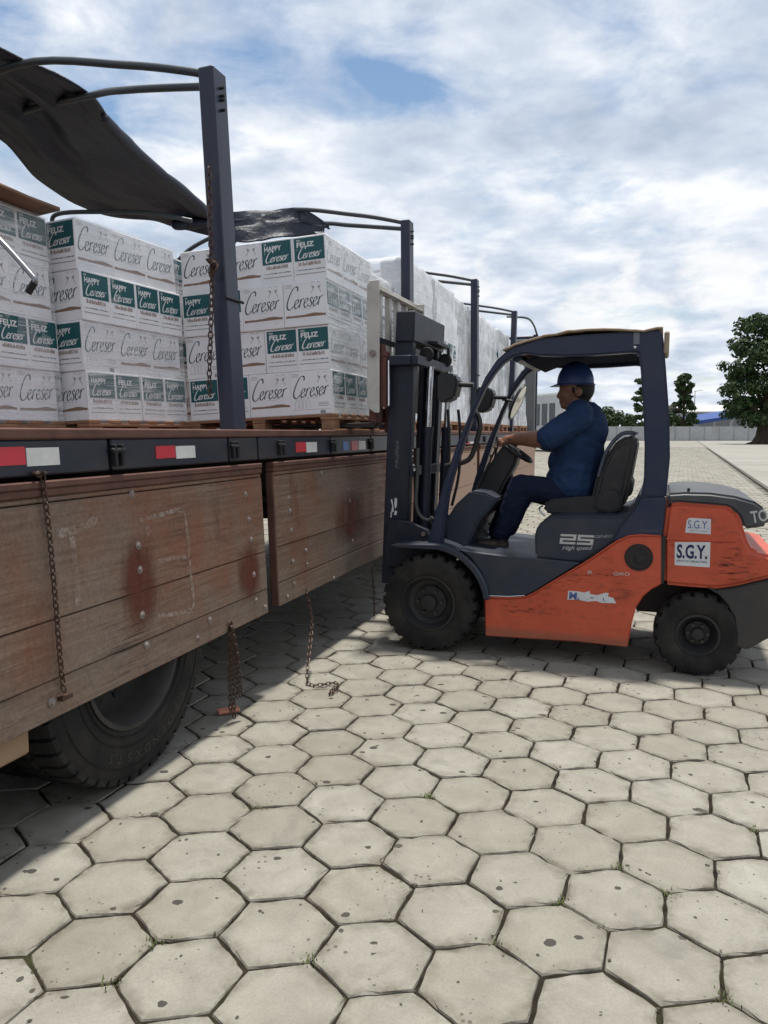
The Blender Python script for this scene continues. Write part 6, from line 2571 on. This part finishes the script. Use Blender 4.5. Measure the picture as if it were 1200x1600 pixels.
# exposed root flare
mb = MB()
for k in range(9):
    a = k * 0.7 + 0.2
    mb.tube(smooth_path([tb + Vector((0.5 * math.cos(a), 0.5 * math.sin(a), 0.7)), tb + Vector((1.3 * math.cos(a), 1.3 * math.sin(a), 0.22)), tb + Vector((2.4 * math.cos(a), 2.4 * math.sin(a), -0.05))], 3), [0.4, .36, .3, .25, .2, .15, .1], 6)
ro = mb.build('roots', M_BARK, smooth=60)
ro.parent = bpy.data.objects['broadleaf_tree']
ro.matrix_parent_inverse = Matrix.Translation(-tb)

# two open crowned trees behind the wall
for (pxc, top, d, w, seed, lab) in ((1008, 588, 150.0, 33, 9, 'open crowned tree behind the wall, partly hidden by the forklift pillar'), (1067, 586, 152.0, 22, 15, 'slim open crowned tree behind the wall, right of the forklift pillar')):
    base = wpt(pxc, d)
    rr = random.Random(seed)
    cl, lm = [], []
    k = d / FPX
    H_ = (676 - top) * k + CAM_H
    for q in range(64):
        t = rr.uniform(0.16, 0.98)
        wd = w * k * (1.05 - 0.62 * t) * rr.uniform(0.35, 1.0)
        a = rr.uniform(0, 6.28)
        c = Vector((math.cos(a) * wd, math.sin(a) * wd, H_ * t))
        s = k * rr.uniform(2.2, 5.2) * (1.15 - 0.4 * t)
        cl.append((c, (s * 1.35, s * 1.2, s * 0.85)))
        lm.append(([(0, 0, H_ * max(0.1, t - 0.16)), (c.x * .5, c.y * .5, H_ * (t - 0.05)), tuple(c)], 0.12))
    cl.append((Vector((0, 0, H_ * 0.95)), (1.2, 1.0, 0.8)))
    tree('open_tree', base, lab, 'tree', cl, ([(0, 0, -.2), (0.05, 0, H_ * .3), (-.05, 0, H_ * .6), (0, 0, H_ * .95)], [0.32, .26, .18, .06]), lm, LEAF_B, 3800, 0.30, seed, 'trees behind the far wall')
# low rounded trees
for k, (pxc, top, wpx, lab) in enumerate([(955, 634, 17, 'low rounded tree above the wall right behind the driver'), (940, 641, 14, 'low rounded tree at the driver\'s back, the leftmost'), (982, 641, 14, 'low rounded tree above the wall left of the forklift pillar'), (1040, 640, 14, 'low rounded tree between the two open crowned trees'), (1062, 650, 12, 'low bush under the slim open crowned tree')]):
    d = 158.0 + k
    base = wpt(pxc, d)
    kk = d / FPX
    H_ = (676 - top) * kk + CAM_H
    rr = random.Random(40 + k)
    cl = [(Vector((rr.uniform(-1, 1) * wpx * kk * .6, rr.uniform(-1, 1), H_ * rr.uniform(.45, .8))), (wpx * kk * rr.uniform(.4, .6), 1.4, H_ * rr.uniform(.18, .26))) for _ in range(8)]
    tree('round_tree', base, lab, 'tree', cl, ([(0, 0, -.2), (0, 0, H_ * .3), (0, 0, H_ * .7)], [0.25, .2, .1]), [([(0, 0, H_ * .3), (.5, 0, H_ * .45), (1.2, 0, H_ * .6)], .12)], LEAF_B, 1500, 0.34, 60 + k, 'trees behind the far wall')

# warehouse and blue shelter beyond the wall
M_SHED = paint('shed_sheet', (0.30, 0.31, 0.32), 0.6, dirt_amt=0.4, scale=.5)
M_ROOFW = paint('pale_roof', (0.62, 0.61, 0.58), 0.5, dirt_amt=0.3, scale=.4)
DB = 185.0
kb_ = DB / FPX
wx0, wx1 = wpt(1078, DB).x, wpt(1215, DB).x
sh = empty('warehouse', Matrix.Translation((wx0, DB, 0)))
tag(sh, 'long pale roofed warehouse behind the blue shelter', 'building')
zE = (676 - 645) * kb_ + CAM_H
zR = (676 - 631) * kb_ + CAM_H
mb = MB()
mb.box((0, 0, 0), (wx1 - wx0, 22, zE))
mb.build('wall', M_SHED, sh)
mb = MB()
mb.prism([(-1, zE), (wx1 - wx0 + 1, zE), (wx1 - wx0 + 1, zE + .25), (-1, zE + .25)], -1, -.9)
mb.add([(-1, -1, zE + .05), (wx1 - wx0 + 1, -1, zE + .05), (wx1 - wx0 + 1, 11, zR), (-1, 11, zR)], [(0, 1, 2, 3)])
mb.add([(-1, 11, zR), (wx1 - wx0 + 1, 11, zR), (wx1 - wx0 + 1, 23, zE), (-1, 23, zE)], [(0, 1, 2, 3)])
mb.build('roof', M_ROOFW, sh, smooth=0)
for k in range(5):
    mb = MB()
    mb.box((2 + k * 4.2, -.12, 1), (5.2 + k * 4.2, -.02, zE - 1.6))
    mb.build('door', paint('shed_door', (0.16, 0.17, 0.18), 0.6), sh)
    mb = MB()
    mb.box((1.2 + k * 4.2, -.16, 0), (1.45 + k * 4.2, -.01, zE - .3))
    mb.build('pilaster', M_WPOST, sh)
DBL = 162.0
kk = DBL / FPX
bl = empty('blue_shelter', Matrix.Translation(wpt(1087, DBL)))
tag(bl, 'bright blue sloping roof of a shelter behind the far wall', 'shelter')
L_ = (1200 - 1087) * kk
z_l, z_r = (676 - 658) * kk + CAM_H, (676 - 648) * kk + CAM_H
M_BLUER = paint('blue_sheet', (0.018, 0.06, 0.24), 0.45, dirt=(0.03, 0.06, 0.2), dirt_amt=0.4, scale=.6)
mb = MB()
mb.prism([(0, z_l - .75), (L_ * .6, z_r - .6), (L_, z_r - .6), (L_, z_r + .05), (L_ * .6, z_r), (0, z_l)], 0, 0.25)
mb.add([(0, 0.25, z_l), (L_ * .6, .25, z_r), (L_ * .6, 9, z_r + 1.0), (0, 9, z_l + 1.0)], [(0, 1, 2, 3)])
mb.add([(L_ * .6, .25, z_r), (L_, .25, z_r + .05), (L_, 9, z_r + 1.0), (L_ * .6, 9, z_r + 1.0)], [(0, 1, 2, 3)])
mb.build('roof', M_BLUER, bl, smooth=0)
for k in range(5):
    mb = MB()
    x = 0.6 + k * L_ / 4.6
    mb.box((x, 0.3, 0), (x + .2, .5, z_l - .2))
    mb.build('post', M_WPOST, bl)
mb = MB()
mb.tube([(0, 0, 0), (0, 0, (676 - 612) * kk + CAM_H)], [0.14, 0.07], 8)
mb.tube([(-.2, 0, (676 - 613) * kk + CAM_H), (1.6, 0, (676 - 611) * kk + CAM_H)], 0.06, 6)
lp = mb.build('lamp_pole', paint('pole_grey', (0.25, 0.25, 0.25), 0.6), None, Matrix.Translation(wpt(1083.5, 161)), smooth=50)
tag(lp, 'thin grey lamp pole behind the wall beside the slim tree', 'lamp pole')

# white bus parked beyond the truck
D_B = 62.0
kk = D_B / FPX
bus = empty('parked_bus', Matrix.Translation(wpt(846, D_B)) @ Matrix.Rotation(R(-74), 4, 'Z'))
tag(bus, 'white parked bus seen between the truck front and the driver', 'bus')
hb_ = (676 - 619) * kk + CAM_H
M_BUS = paint('bus_white', (0.62, 0.62, 0.6), 0.4, dirt=(0.4, 0.38, 0.34), dirt_amt=0.4, scale=1)
mb = MB()
mb.prism([(-5.5, .45), (5.5, .45), (5.6, 1.2), (5.4, hb_ - .3), (5.0, hb_), (-5.0, hb_), (-5.4, hb_ - .3), (-5.5, 1.2)], -1.25, 1.25)
mb.build('body', M_BUS, bus, bevel=0.12, seg=2)
for k in range(8):
    mb = MB()
    mb.box((-4.8 + k * 1.2, -1.28, 2.0), (-3.95 + k * 1.2, -1.252, hb_ - .75))
    mb.build('window', paint('bus_glass', (0.03, 0.035, 0.04), 0.1), bus, bevel=0.03)
for x in (-3.6, 3.4):
    for y in (-1.27, 1.0):
        me = tyre_mesh('wheel', 0.48, 0.26, 0.27, 24, 0.015, M_RUBBER)
        link('wheel', me, bus, Matrix.Translation((x, y, 0.48)))
mb = MB()
mb.box((-5.56, -1.0, 1.6), (-5.49, 1.0, hb_ - .5))
mb.build('windscreen', paint('bus_glass', (0.03, 0.035, 0.04), 0.1), bus)
